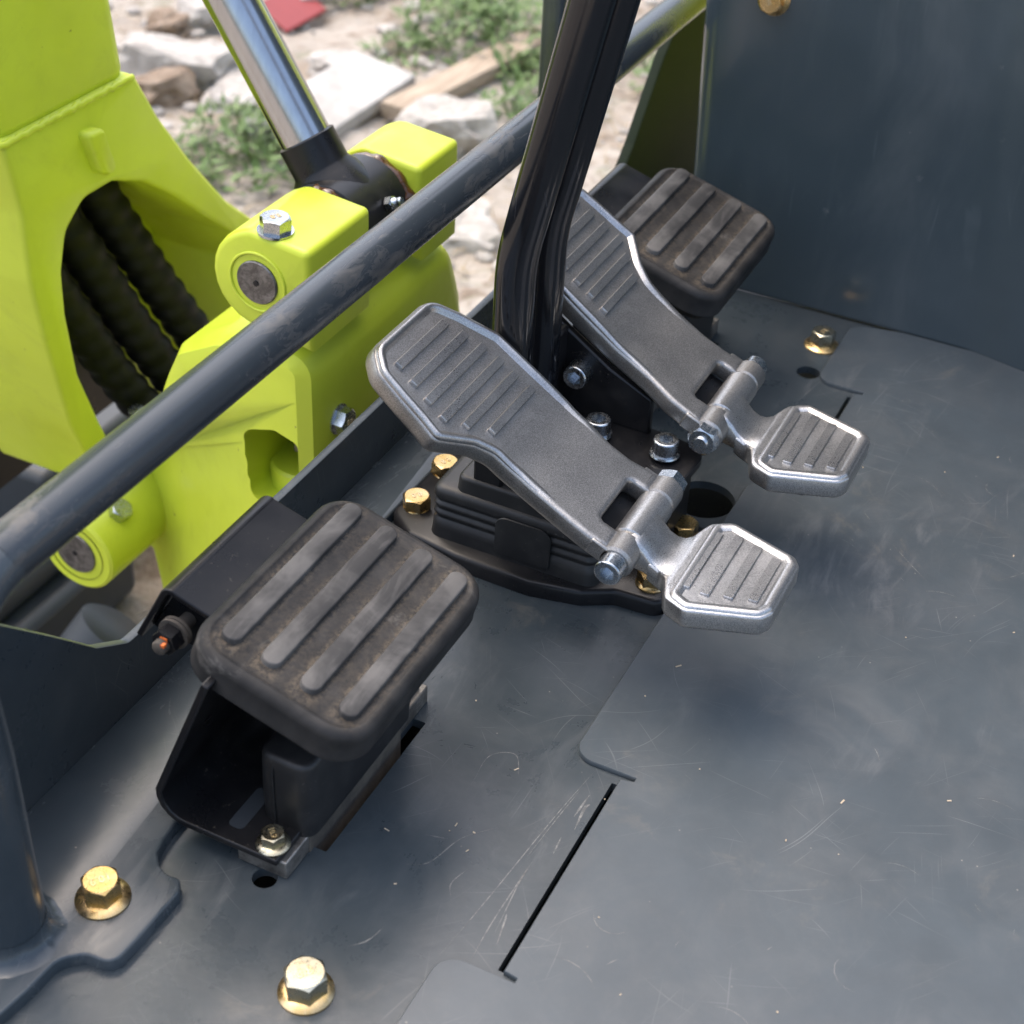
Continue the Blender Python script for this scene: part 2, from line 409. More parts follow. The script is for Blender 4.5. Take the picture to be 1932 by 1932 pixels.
def hexhead(org, axis, af, h, rot=0.0, chamfer=.94, n=60, bore=None):
    """hexagon with the turned chamfer on its top"""
    d, u, v = frame_of(axis); org = Vector(org); V, F = [], []
    rc = af / 2 * chamfer
    rows = [[], [], []]
    for i in range(n):
        a = 2 * math.pi * i / n; w_ = (a + math.pi / 6) % (math.pi / 3) - math.pi / 6
        R = af / 2 / math.cos(w_)
        zt = h - max(0, (R - rc)) * math.tan(math.radians(32))
        dirv = u * math.cos(a + rot) + v * math.sin(a + rot)
        rows[0].append(tuple(org + dirv * R)); rows[1].append(tuple(org + dirv * R + d * zt)); rows[2].append(tuple(org + dirv * rc + d * h))
    V = rows[0] + rows[1] + rows[2]
    for k in range(2):
        for i in range(n):
            j = (i + 1) % n; F.append((k * n + i, k * n + j, (k + 1) * n + j, (k + 1) * n + i))
    F.append(tuple(range(n)))
    if bore:
        r3 = [tuple(org + (u * math.cos(2 * math.pi * i / n + rot) + v * math.sin(2 * math.pi * i / n + rot)) * bore + d * h) for i in range(n)]
        r4 = [tuple(Vector(p) - d * h * .5) for p in r3]
        V += r3 + r4
        for k in (2, 3):
            for i in range(n):
                j = (i + 1) % n; F.append((k * n + i, k * n + j, (k + 1) * n + j, (k + 1) * n + i))
        F.append(tuple(4 * n + i for i in range(n)))
    else: F.append(tuple(2 * n + i for i in range(n)))
    return V, F
def tube(path, rad, n=20, caps=True, sup=None):
    """sweep; rad a number or a list; sup=(half_a, half_b, exponent, up) gives a rounded bar"""
    P = [Vector(p) for p in path]; V, F = [], []
    up = None
    for k, p in enumerate(P):
        tdir = (P[min(k + 1, len(P) - 1)] - P[max(k - 1, 0)]).normalized()
        if sup: u = Vector(sup[3]); u = (u - tdir * u.dot(tdir)).normalized()
        elif up is None:
            u = tdir.cross(Vector((0, 0, 1))); u = u.normalized() if u.length > .05 else tdir.cross(Vector((0, 1, 0))).normalized()
        else: u = (up - tdir * up.dot(tdir)).normalized()
        up = u; v = tdir.cross(u); r = rad[k] if isinstance(rad, (list, tuple)) else rad
        for i in range(n):
            a = 2 * math.pi * i / n; c, s_ = math.cos(a), math.sin(a)
            if sup:
                e = 2 / sup[2]
                q = u * (sup[0] * math.copysign(abs(c) ** e, c)) + v * (sup[1] * math.copysign(abs(s_) ** e, s_))
            else: q = u * (r * c) + v * (r * s_)
            V.append(tuple(p + q))
    for k in range(len(P) - 1):
        for i in range(n):
            j = (i + 1) % n; F.append((k * n + i, k * n + j, (k + 1) * n + j, (k + 1) * n + i))
    if caps: F.append(tuple(range(n))); F.append(tuple((len(P) - 1) * n + i for i in range(n)))
    return V, F
def spline(pts, n=8):
    out = []; P = [Vector(p) for p in pts]; P = [P[0] * 2 - P[1]] + P + [P[-1] * 2 - P[-2]]
    for i in range(1, len(P) - 2):
        for k in range(n):
            t_ = k / n; a, b, c, d = P[i - 1], P[i], P[i + 1], P[i + 2]
            out.append(tuple(.5 * ((2 * b) + (c - a) * t_ + (2 * a - 5 * b + 4 * c - d) * t_ ** 2 + (3 * b - a - 3 * c + d) * t_ ** 3)))
    out.append(tuple(P[-2])); return out
def sheet(profile, t_, x0, x1):
    """bent sheet: profile of (y, z) points, thickness t_, extruded along x"""
    n = len(profile); A, B = [], []
    for i in range(n):
        p = Vector(profile[i]); a = Vector(profile[max(i - 1, 0)]); b = Vector(profile[min(i + 1, n - 1)])
        e = (b - a).normalized(); nn = Vector((-e.y, e.x)); A.append(p + nn * t_ / 2); B.append(p - nn * t_ / 2)
    o = [tuple(p) for p in A] + [tuple(p) for p in reversed(B)]
    V = [(x0, a, b) for a, b in o] + [(x1, a, b) for a, b in o]; k = len(o)
    F = [(i, (i + 1) % k, k + (i + 1) % k, k + i) for i in range(k)]
    for i in range(n - 1):
        q = (i, i + 1, k - 2 - i, k - 1 - i); F.append(q); F.append(tuple(k + j for j in q))
    return V, F
def text_on(name, string, size, org, axis, updir, mat, parent, depth=.35, spacing=1.0):
    cu = bpy.data.curves.new('t', 'FONT'); cu.body = string; cu.size = size; cu.align_x = 'CENTER'; cu.align_y = 'CENTER'
    cu.extrude = depth; cu.bevel_depth = .12; cu.resolution_u = 3; cu.space_character = spacing
    ob = bpy.data.objects.new('t', cu); COL.objects.link(ob)
    dg = bpy.context.evaluated_depsgraph_get(); me = bpy.data.meshes.new_from_object(ob.evaluated_get(dg))
    V0 = [v.co.copy() for v in me.vertices]; F = [tuple(p.vertices) for p in me.polygons]
    bpy.data.objects.remove(ob); bpy.data.curves.remove(cu); bpy.data.meshes.remove(me)
    d = Vector(axis).normalized(); u = Vector(updir); u = (u - d * u.dot(d)).normalized(); r = u.cross(d)
    V = [tuple(Vector(org) + r * v.x + u * v.y + d * v.z) for v in V0]
    return finish(name, V, F, mat, parent, 30)
def arc(cx, cy, r, a0, a1, n=6): return [(cx + r * math.cos(math.radians(a0 + (a1 - a0) * k / n)), cy + r * math.sin(math.radians(a0 + (a1 - a0) * k / n))) for k in range(n + 1)]

def bolt(loc, axis, af, hh, fl, mat, label=None, text=None, tdir=(1, 0, 0), rot=0.0, parent=None, name='flange_bolt', fmat=None, fh=None, group=None):
    """hexagon head on a conical flange"""
    d = Vector(axis).normalized(); l = Vector(loc)
    root = thing(name, loc, label, 'bolt', group) if parent is None else None
    fh = fh or hh * .28
    p = root if root else parent
    head = finish('head' if root else 'bolt_head', *hexhead(l + d * fh * .6, axis, af, hh, rot), mat, p, 22)
    host = head if not root else root
    finish('flange', *lathe([(fl * .5, 0), (fl * .5, fh * .35), (fl * .46, fh * .6), (af * .52, fh * 1.05), (af * .4, fh * 1.1)], l, axis, 40), fmat or mat, host, 40)
    if text: text_on('stamped_grade', text, af * .36, l + d * (fh * .6 + hh), axis, tdir, 'mark', host, .25)
    return root or head
def socket_screw(name, org, axis, dia, h, parent, washer=False):
    d = Vector(axis).normalized(); o = Vector(org); r = dia / 2; e = .9
    # head with a sunk hexagon
    n = 48; base = lathe([(r, 0), (r, h - e), (r - e * .4, h - e * .3), (r - e, h), (r * .62, h)], o, axis, n, True, False)
    dd, u, v = frame_of(axis); V, F = list(base[0]), list(base[1]); k0 = 4 * n
    af = r * 1.02
    for dep in (0.0, h * .55):
        for i in range(n):
            a = 2 * math.pi * i / n; w_ = (a + math.pi / 6) % (math.pi / 3) - math.pi / 6; R = af / 2 / math.cos(w_)
            V.append(tuple(o + dd * (h - dep) + u * R * math.cos(a) + v * R * math.sin(a)))
    for k in range(2):
        for i in range(n):
            j = (i + 1) % n; F.append((k0 + k * n + i, k0 + k * n + j, k0 + (k + 1) * n + j, k0 + (k + 1) * n + i))
    F.append(tuple(k0 + 2 * n + i for i in range(n)))
    s_ = finish(name, V, F, 'zinc', parent, 25)
    if washer: finish('washer', *lathe([(r * .6, -.1), (r * 1.14, -.1), (r * 1.2, .8), (r * 1.14, 1.8), (r * .6, 1.8)], o, axis, 40), 'zinc', s_, 40)
    return s_

# ------------------------------------------------------------------ ground far below
def gz(x, y):
    p = Vector((x * S * 1.3, y * S * 1.3, 0))
    return -455 + 26 * mnoise.noise(p * 2.1) + 16 * mnoise.noise(p * 5.3) + 9 * mnoise.noise(p * 13)
xs = [-45000, -20000, -8000, -3000, -800] + [200 + 28 * i for i in range(128)] + [4000, 5000, 8000, 15000, 45000]
ys = [-45000, -20000, -8000, -3000, -800] + [100 + 28 * i for i in range(92)] + [2900, 4000, 8000, 15000, 45000]
V = [(x, y, gz(x, y) if 150 < x < 3900 and 50 < y < 2800 else -455) for y in ys for x in xs]; nx = len(xs)
F = [(j * nx + i, j * nx + i + 1, (j + 1) * nx + i + 1, (j + 1) * nx + i) for j in range(len(ys) - 1) for i in range(nx - 1)]
tag(finish('ground', V, F, 'ground', smooth=80), 'pale rubble and soil ground beyond the machine', None, kind='structure')

# ------------------------------------------------------------------ cab floor
holes = [circle(437, 319.5, 6.5), circle(848, 240, 21, 36), circle(1040, 228, 8.8),
         fillet([(466, 301.5, 1), (572, 301.5, 1), (572, 310, 1), (466, 310, 1)], 2),
         fillet([(442, 188.8, .5), (580, 188.8, .5), (580, 192, .5), (442, 192, .5)], 2),
         fillet([(888, 188.8, .5), (1022, 188.8, .5), (1022, 192, .5), (888, 192, .5)], 2),
         fillet([(940, 301.5, 1), (1046, 301.5, 1), (1046, 310, 1), (940, 310, 1)], 2)]
floor = finish('floor', *prism_holes([(120, -400), (1134, -400), (1134, 446), (120, 446)], holes, -6, 0), 'slate', smooth=40)
tag(floor, 'slate grey painted steel cab floor with slots and holes', None, kind='structure')
under = finish('floor_dark_sheet', *box(60, 1500, -450, 444, -90, -86), 'black', floor, 40)  # added black sheet so the holes in the floor look dark

# raised floor mat with its two notches
mo = fillet([(100, -380, 0), (1130, -380, 0), (1131, 180, 4), (1122, 219, 16), (1029, 219, 12), (1029, 182, 0), (1026, 182, 0), (1024, 188.4, 0),
             (886, 188.4, 0), (884, 182, 0), (881.5, 182, 0), (881.5, 219, 12), (586.5, 219, 12), (586.5, 181, 0), (584, 181, 0), (582, 188.4, 0),
             (441, 188.4, 0), (440, 181, 0), (437.5, 181, 0), (437.5, 219, 12), (100, 219, 0)], 8)
mat_ob = finish('floor_mat', *slab(mo, [(0, .15), (0, 2.4), (.5, 3.0)]), 'mat', smooth=40)
tag(mat_ob, 'scratched slate grey floor mat with notched front edge covering the lower right', 'floor mat')

# scratches worn into the paint: thin slivers a few hundredths of a millimetre proud
def sliver(path, w_, z, dirn=(0, 0, 1)):
    P = [Vector(p) for p in path]; V, F = [], []
    for k, p in enumerate(P):
        tg = (P[min(k + 1, len(P) - 1)] - P[max(k - 1, 0)]).normalized(); s_ = Vector((-tg.y, tg.x)); f = math.sin(math.pi * (k + .35) / (len(P) - .3)) * w_ / 2
        V += [(p.x + s_.x * f, p.y + s_.y * f, z), (p.x - s_.x * f, p.y - s_.y * f, z)]
    F = [(2 * k, 2 * k + 1, 2 * k + 3, 2 * k + 2) for k in range(len(P) - 1)]
    return V, F
parts = []
for pts, w_ in [([(433, 221), (473, 216), (542, 209), (581, 204)], .5), ([(510, 210), (541, 207.5), (566, 205)], .4), ([(441, 206), (466, 207), (501, 206.4), (512, 206)], .6),
                ([(461, 203), (493, 206), (505, 206)], .6), ([(500, 263), (503, 251)], .35), ([(478, 262), (485, 252), (507, 245), (523, 231)], .4), ([(455, 199), (470, 202), (474, 203)], .9),
                ([(560, 238), (574, 247), (566, 259), (545, 258)], .4), ([(420, 262), (428, 255), (440, 252)], .5), ([(470, 232), (478, 236), (490, 233)], .45),
                ([(540, 196), (556, 197.5), (560, 196)], 1.6), ([(548, 200), (566, 199)], 1.2), ([(520, 199), (532, 200)], .9)]:
    parts.append(sliver(spline([(a, b, 0) for a, b in pts], 6), w_, .12))
tag(finish('scratch', *join(*parts), 'scratch', floor, 60), None, None, kind='stuff')
parts = []
def matscr(n, x0, x1, y0, y1):
    for _ in range(n):
        x, y = rnd.uniform(x0, x1), rnd.uniform(y0, y1); a = rnd.choice([.9, 1.1, 2.6]) + rnd.gauss(0, .3); L = rnd.choice([4, 7, 12, 20, 34]) * rnd.uniform(.7, 1.2); k = rnd.gauss(0, .012)
        pts = []
        for j in range(7):
            pts.append((x, y, 0)); x += math.cos(a) * L / 6; y += math.sin(a) * L / 6; a += k * L
        parts.append(sliver(pts, rnd.uniform(.16, .42), 3.1))
matscr(26, 430, 900, -60, 180); matscr(20, 720, 1125, -40, 205)
tag(finish('scratch', *join(*parts), 'scratch', mat_ob, 60), None, None, kind='stuff')
# straw and leaf crumbs lying on the floor
parts = []
for _ in range(34):
    x, y = (rnd.uniform(420, 1120), rnd.uniform(-60, 205)) if rnd.random() < .75 else (rnd.uniform(430, 700), rnd.uniform(225, 300))
    z = 3.05 if y < 219 else .1
    if 437 < x < 587 and 188 < y < 219: z = .1
    a = rnd.uniform(0, 6.28); L = rnd.choice([.4, .6, .9, 1.6]) * rnd.uniform(.7, 1.2); w_ = rnd.uniform(.2, .45)
    c, s_ = math.cos(a), math.sin(a)
    q = box(-L, L, -w_, w_, 0, rnd.uniform(.2, .5)); q = xf(q, lambda v: (x + v[0] * c - v[1] * s_, y + v[0] * s_ + v[1] * c, z + v[2] + (v[0] / L) * .05))
    parts.append(q)
tag(finish('straw_crumbs', *join(*parts), 'straw', None, 40), 'tiny pale straw and leaf crumbs scattered on the grey floor', 'debris', kind='stuff')

# ------------------------------------------------------------------ guard rail with its bolted base strip and front lip
g = thing('guard_rail', (350, 402, 0), 'slate grey tubular guard rail running across the front of the floor, post at lower left', 'guard rail')
base_o = fillet([(120, 446, 0), (120, 378, 0), (300, 378, 0), (326, 374.5, 12), (346, 373.5, 12), (354, 364, 8), (355, 349, 9), (372, 348, 2), (405, 347.5, 5), (412, 352, 3), (411.3, 359, 0), (414, 366, 0),
                 (420, 371.4, 0), (429.3, 373.9, 0), (440, 375, 0), (470, 376, 10), (560, 384, 10), (700, 409, 6), (812, 408.5, 4), (900, 402, 10), (1134, 402, 0), (1134, 446, 0)], 7)
finish('base_plate', *slab(base_o, [(0, .1), (0, 6.6), (.5, 7.6), (1.4, 8.0)]), 'slate_gloss', g, 50)
PX, PYY, PR = 347, 403, 18
rail_path = [(PX, PYY, 8)] + [(PX, PYY, z) for z in range(20, 170, 15)] + [(PX + 38 - 38 * math.cos(a), PYY + 2 * (1 - math.cos(a)), 168 + 38 * math.sin(a)) for a in [math.pi / 2 * k / 10 for k in range(11)]]
finish('post', *tube(rail_path, [PR - 5.1 * min(1, max(0, (i - 8) / 8)) for i in range(len(rail_path))], 32), 'slate_gloss', g, 60)
finish('rail', *tube([(381 + i * 35, 405, 206.2) for i in range(40)], 12.9, 32), 'rail', g, 60)
wp = []
for k in range(9):
    f_ = k / 8; wp.append((f_, 7.6 + 11 * f_ ** 1.8, PR + .2 + 11 * (1 - f_) ** 1.9))
Vw, Fw, nw = [], [], 90
for f_, z, rr in wp:
    for i in range(nw):
        a = 2 * math.pi * i / nw; q = .7 * mnoise.noise(Vector((math.cos(a) * 2.0, math.sin(a) * 2.0, f_ * 1.2))) + .35 * mnoise.noise(Vector((math.cos(a) * 6, math.sin(a) * 6, f_ * 2)))
        e = math.sin(math.pi * f_) ** .6
        Vw.append((PX + (rr + q * e) * math.cos(a), PYY + (rr + q * e) * math.sin(a), z + q * .8 * e))
for k in range(8):
    for i in range(nw): Fw.append((k * nw + i, k * nw + (i + 1) % nw, (k + 1) * nw + (i + 1) % nw, (k + 1) * nw + i))
finish('weld_bead', Vw, Fw, 'slate_gloss', g, 80)
lip_o = fillet([(350, -60, 0), (350, 190, 0), (385, 160, 10), (421, 125, 0), (450, 96, 0), (478, 67, 8), (503, 51.5, 10), (530, 51, 0), (1180, 51, 0), (1180, -60, 0)], 6)
gus = fillet([(1182, -60, 0), (1182, 51, 8), (1204, 70, 6), (1256, 128, 0), (1274, 142, 8), (1420, 148, 0), (1420, -60, 0)], 6)
finish('gusset', *slab(gus, [(.6, 445.5), (0, 446.2), (0, 454), (.4, 454.5)], lambda a, b, h: (a, h, b)), 'gusset', g, 40)
finish('front_lip', *slab(lip_o, [(.4, 445.5), (0, 446), (0, 450.6), (.4, 451)], lambda a, b, h: (a, h, b)), 'slate', g, 40)

# ------------------------------------------------------------------ bolts standing on floor and panel
bolt((384, 377, 8), (0, 0, 1), 17.2, 12.0, 27, 'gold', 'golden flange bolt stamped 10.9 on the rail base plate', '10.9', (-.55, -.8, 0), .35, fh=3.4)
bolt((389, 265.5, 0), (0, 0, 1), 18.6, 12.5, 26.8, 'pale_gold', 'silver and gold flange bolt stamped 8.8 on the floor, nearest the camera', '8.8', (.6, .75, 0), .2, fmat='gold', fh=3.4)
bolt((1083.5, 231, 0), (0, 0, 1), 16.5, 11.5, 27, 'pale_gold', 'golden flange bolt on the floor near the dark console panel', '8.8', (-.3, -.9, 0), .5, fmat='gold', fh=3.2)
bolt((1132, 322, 240), (-1, 0, 0), 16, 9, 25, 'gold', 'golden flange bolt on the dark console panel at the top edge', '8', (0, .3, 1), .3, fh=3.0)

# ------------------------------------------------------------------ rubber foot pedals
def foot_pedal():
    r = thing('foot_pedal', (516, 316, 0), 'black rubber foot pedal at lower left, four worn ribs, beside the rail post', 'foot pedal', 'ribbed rubber foot pedals')
    finish('base_block', *box(441, 588, 309, 338, .2, 12), 'steel', r, 40, .8)
    finish('slot_plate', *box(462, 556, 308.5, 318, -60, 11.0), 'rust', r, 40, .3)
    prof = [(312, 14.3), (366, 14.3)] + [(366 + 15 * math.sin(math.radians(a)), 29.3 - 15 * math.cos(math.radians(a))) for a in (20, 40, 60, 80, 100)] + [(346, 118)]
    br = finish('bracket', *sheet(prof, 4, 437, 584), 'black', r, 40, .8)
    finish('slot_dark_patch', *slab(fillet([(446, 338, 3), (475, 338, 3), (475, 347, 3), (446, 347, 3)], 4), [(0, 16.32), (0, 16.5)]), 'frame', br, 40)  # dark patch laid on the bracket, a hole's shade put into colour
    bt = fillet([(459, 305.5, 8), (566, 305.5, 8), (566, 336, 8), (459, 336, 8)], 6)
    b = finish('boot', *slab(bt, [(.3, 12.2), (-.6, 30), (-.2, 52)] + rnd_rings(52, 62, 3.5)[5:]), 'rubber', r, 50)
    finish('seam', *tube([(458.6, 326, 13), (457.8, 326, 30), (458.2, 326.3, 52), (460.5, 326.5, 61)], .55, 8), 'rubber', b, 60)
    finish('stem', *box(482, 552, 306, 335, 60, 100), 'rubber', r, 40, 4)
    finish('carrier', *sheet([(330, 114.5), (386, 131.5)] + [(388 + 5.5 * math.cos(math.radians(a)), 127 + 5.5 * math.sin(math.radians(a))) for a in (100, 80, 60, 40, 22)] + [(410.5, 96)], 3.4, 471, 559), 'black', r, 40, .8)
    cheek = [(390, 129), (408, 97), (380, 92), (352, 108), (352, 116)]
    for x0 in (480, 548): finish('cheek', *slab(cheek, [(0, x0), (0, x0 + 4)], lambda a, b_, h: (h, a, b_)), 'black', r, 40, .6)
    hb = finish('hinge_bolt', *lathe([(3.4, 0), (4, .8)] + [q for k in range(9) for q in ((4, 1 + k * 1.2), (3.5, 1.6 + k * 1.2))] + [(4, 12), (4, 110)], (454, 385, 111), (1, 0, 0), 20), 'rust', r, 60)
    nt = finish('nut', *hexhead((466, 385, 111), (-1, 0, 0), 12.5, 8, .3, bore=4.2), 'black', hb, 35)
    finish('washer', *lathe([(5, 0), (8.5, 0), (8.5, 1.6), (7, 1.9), (8.5, 2.4), (8.5, 4), (5, 4)], (466.2, 385, 111), (1, 0, 0), 30), 'rust', hb, 40)
    finish('paint_mark', *box(457.6, 458.1, 382, 386, 113.3, 115.8), 'orange', hb, 40)
    finish('paint_dot', *box(454, 456.5, 381.4, 383.4, 112.8, 114.4), 'orange', hb, 40)
    # pad: rounded slab tilted about the lateral axis
    L = 98.0; mz = (134 - 106) / 94.0; k = 1 / math.hypot(1, mz); e = Vector((0, k, mz * k)); nrm = Vector((0, -mz * k, k)); c = Vector((515.5, 316, 120))
    po = resample(fillet([(-72, -49.5, 21), (70, -49.5, 21), (70, 49.5, 21), (-72, 49.5, 21)], 10), 6)
    fn = lambda a, b_, h: (a, b_, h)
    rings = [(16, -27), (10, -26.5), (7, -25), (5.5, -21), (1.6, -19), (.1, -18), (0, -17.2), (.5, -16.4)] + [(.7 + 5.6 * (1 - math.cos(math.radians(q))), -5.6 + 5.6 * math.sin(math.radians(q))) for q in (0, 15, 30, 45, 60, 75, 90)] + [(6.4, -.1), (7.6, -.6), (9, -1.0)]
    pad = finish('pad', *slab(po, rings), 'rubber_pad', None, 60)
    pad.parent = r
    rot = Matrix((Vector((1, 0, 0)), e, nrm)).transposed().to_4x4()
    rot.translation = (c - Vector(r['_o'])) * S
    pad.matrix_local = rot
    for s_, x0, x1 in [(32.8, -57, 62), (10.6, -56.5, 61.5), (-11.6, -57, 60.5), (-33.4, -58, 59.5)]:
        ro = resample(fillet([(x0, s_ - 5.2, 5.1), (x1, s_ - 5.2, 5.1), (x1, s_ + 5.2, 5.1), (x0, s_ + 5.2, 5.1)], 7), 8)
        rb = finish('rib', *slab(ro, [(-.3, -1.2), (0, -.6), (0, 1.6), (.35, 2.1), (1.0, 2.3)], lambda a, b_, h: (a, b_, h)), 'rubber_rib', None, 60)
        rb.parent = pad
    h_ = bolt((446, 319.5, 16.4), (0, 0, 1), 11.2, 7, 17.5, 'pale_gold', None, '10.9', (.75, -.6, 0), .1, parent=r, fh=2.4)
    return r
fp = foot_pedal()
fq = copy_tree(fp)
fq.location.x += .474
fq['_o'] = (990.0, 316.0, 0.0)
fq['label'] = 'black rubber foot pedal at upper right, four dusty ribs, in front of the console panel'

# ------------------------------------------------------------------ cast travel pedals (a mirrored pair)
def prof_pt(s_):
    """centre line of the pedal: distance s along it from the hinge -> (y, z), slope"""
    m1, m2 = .418, .701
    a1, a2 = math.atan(m1), math.atan(m2); sb = 63.0; w_ = 10.0
    y, z = 292.7, 118.6
    # smooth crease between the two planes
    if s_ < sb - w_: d = s_ - sb; return y + d * math.cos(a1), z + d * math.sin(a1), a1
    if s_ > sb + w_: d = s_ - sb; return y + d * math.cos(a2), z + d * math.sin(a2), a2
    t_ = (s_ - sb + w_) / (2 * w_); a = a1 + (a2 - a1) * t_
    p0 = Vector((y - w_ * math.cos(a1), z - w_ * math.sin(a1))); p1 = Vector((y, z)); p2 = Vector((y + w_ * math.cos(a2), z + w_ * math.sin(a2)))
    q = p0.lerp(p1, t_).lerp(p1.lerp(p2, t_), t_); return q.x, q.y, a
def bend(V, x0, sg):
    out = []
    for a, s_, h in V:
        y, z, an = prof_pt(s_); out.append((x0 + sg * a, y - h * math.sin(an), z + h * math.cos(an)))
    return out
def cut_rows(V, F, rows):
    me = bpy.data.meshes.new('c'); me.from_pydata(V, [], F); bm = bmesh.new(); bm.from_mesh(me); bpy.data.meshes.remove(me)
    for s_ in rows:
        bmesh.ops.bisect_plane(bm, geom=bm.verts[:] + bm.edges[:] + bm.faces[:], plane_co=(0, s_, 0), plane_no=(0, 1, 0))
    bm.verts.index_update(); V = [tuple(v.co) for v in bm.verts]; F = [tuple(v.index for v in f.verts) for f in bm.faces]; bm.free(); return V, F
def sstep(x, a, b):
    t_ = min(1, max(0, (x - a) / (b - a))); return t_ * t_ * (3 - 2 * t_)
def travel_pedal(x0, spec, label):
    sg = 1
    r = thing('travel_pedal', (x0, 230, 0), label, 'pedal', 'cast travel pedals')
    hy, hz, hr = 229.5, 86.0, 10.2
    HC = (x0, hy, hz)
    o, kn, sl, rbs, hd, nu = spec
    out = resample(fillet(o, 7), 5)
    out = [p for i, p in enumerate(out) if (Vector(p) - Vector(out[i - 1])).length > .25]
    rec = lambda s_: sstep(s_, 62, 96)
    # outer shell with rounded rim, then the shallow recess where the plate is wide
    rings = [(2.5, -12.5), (.8, -11.6), (0, -9.5), (0, -2.4), (.5, -1.1), (1.4, -.35), (2.6, 0), (4.2, 0)]
    V, F = slab(out, rings)
    V, F = cut_rows(V, F, [6, 20, 34, 48, 53, 56, 59, 62, 65, 68, 71, 74, 80, 86, 92, 98, 112, 128, 144, 158])
    plate = finish('toe_plate', bend(V, x0, sg), F, 'cast', r, 50)
    # raised rim round the wide end: a ribbon that fades into the plate along the narrow sides
    ro = out; n_ = len(ro); i1 = inset(ro, 1.0); i2 = inset(ro, 2.0); i3 = inset(ro, 4.4); i4 = inset(ro, 5.6); i5 = inset(ro, 7.4)
    RV, RF = [], []
    for k in range(n_):
        s_ = ro[k][1]; f = sstep(s_, 34, 100) if s_ > 14 else 0
        h = 2.6 * f
        RV += [(i1[k][0], i1[k][1], -.9), (i1[k][0], i1[k][1], -.9 + .6 * h), (i2[k][0], i2[k][1], -.2 + h), (i3[k][0], i3[k][1], h - .05), (i4[k][0], i4[k][1], h * .5 - .1), (i5[k][0], i5[k][1], -.25)]
    for k in range(n_):
        j = (k + 1) % n_
        if min(ro[k][1], ro[j][1]) < 16: continue
        for q in range(5): RF.append((k * 6 + q, j * 6 + q, j * 6 + q + 1, k * 6 + q + 1))
    finish('rim', bend(RV, x0, sg), RF, 'cast_edge', plate, 60)
    for s_, a, b in rbs:
        rb = resample(fillet([(a, s_ - 2.8, .8), (b, s_ - 2.8, .8), (b, s_ + 2.8, .8), (a, s_ + 2.8, .8)], 3), 12)
        V, F = slab(rb, [(-.1, -.4), (0, .3), (.15, 1.9), (.5, 2.4)])
        finish('rib', bend(V, x0, sg), F, 'cast_edge', plate, 30)
    # hinge knuckles of the toe plate
    for a, b in kn:
        finish('knuckle', *lathe([(hr - 1.6, 0), (hr, 1.4), (hr, b - a - 1.4), (hr - 1.6, b - a)], (x0 + sg * a, hy, hz), (sg, 0, 0), 36), 'cast', plate, 40)
        y0, z0, an = prof_pt(4)
        web = [(a, -4), (b, -4), (b, 10), (a, 10)]
        V, F = slab([(p[0], p[1]) for p in web], [(0, -11.5), (0, -.4)])
        finish('knuckle_web', bend(V, x0, sg), F, 'cast', plate, 40, 1.2)
    # heel plate: barrel, neck, hexagonal tread
    ho = [(-17.5, 206, 6), (-21, 202.5, 8), (-37.5, 196.5, 8), (-43.6, 182.5, 7), (-29.5, 143.6, 8), (-22, 139.6, 7), (24, 139.6, 7), (30.5, 144, 8), (43.6, 184, 7), (37, 196.5, 8), (22, 202, 8), (17.5, 206, 6), (16.5, 214, 0), (-16.5, 214, 0)]
    hol = resample(fillet(ho, 6), 5)
    T0 = 83.0
    fnh = lambda a, b, h: (x0 + sg * a, b, h + (.0 if b < 198 else -2.2 * sstep(b, 198, 206) + 3.2 * sstep(b, 205, 216)))
    V, F = slab(hol, [(2.2, T0 - 13), (.6, T0 - 12.2), (0, T0 - 10.5), (0, T0 - 1.5), (.5, T0 - .5), (1.5, T0 - .05), (3.2, T0 - .05)])
    V, F = cut_rows(V, F, [198, 200, 202, 204, 206, 208, 210, 212])
    heel = finish('heel_plate', [fnh(*v) for v in V], F, 'cast_bright', r, 50)
    ho2 = resample(fillet([(-36, 194.5, 7), (-42, 183, 7), (-28.5, 145, 8), (-21, 141, 7), (23, 141, 7), (29, 145.5, 8), (42, 184.5, 7), (36, 194.5, 7)], 6), 5)
    V, F = slab(ho2, [(-.4, T0 - .8), (.2, T0 + .7), (1.2, T0 + 1.6), (2.4, T0 + 1.8), (4.4, T0 + 1.7), (5.4, T0 + .9), (6.4, T0 + .1)], cap0=False, cap1=False)
    finish('rim', [(x0 + sg * v[0], v[1], v[2]) for v in V], F, 'cast_bright', heel, 70)
    for s_, a, b in [(189.2, -26, 29), (177.5, -27, 31), (165.3, -23.5, 27.5), (152.5, -19.5, 22)]:
        rb = resample(fillet([(a, s_ - 2.9, .8), (b, s_ - 2.9, .8), (b, s_ + 2.9, .8), (a, s_ + 2.9, .8)], 3), 12)
        V, F = slab(rb, [(-.1, T0 - .4), (0, T0 + .2), (.1, T0 + 1.2), (.35, T0 + 1.5)])
        finish('rib', [(x0 + sg * v[0], v[1], v[2]) for v in V], F, 'cast_edge', heel, 30)
    finish('barrel', *lathe([(hr - 1.2, 0), (hr + .4, 1.2), (hr + .4, sl[1] - sl[0] - 2.2), (hr - 1.2, sl[1] - sl[0] - 1)], (x0 + sl[0] + .5, hy, hz), (sg, 0, 0), 40), 'cast_bright', heel, 40)
    V, F, ns = [], [], 12
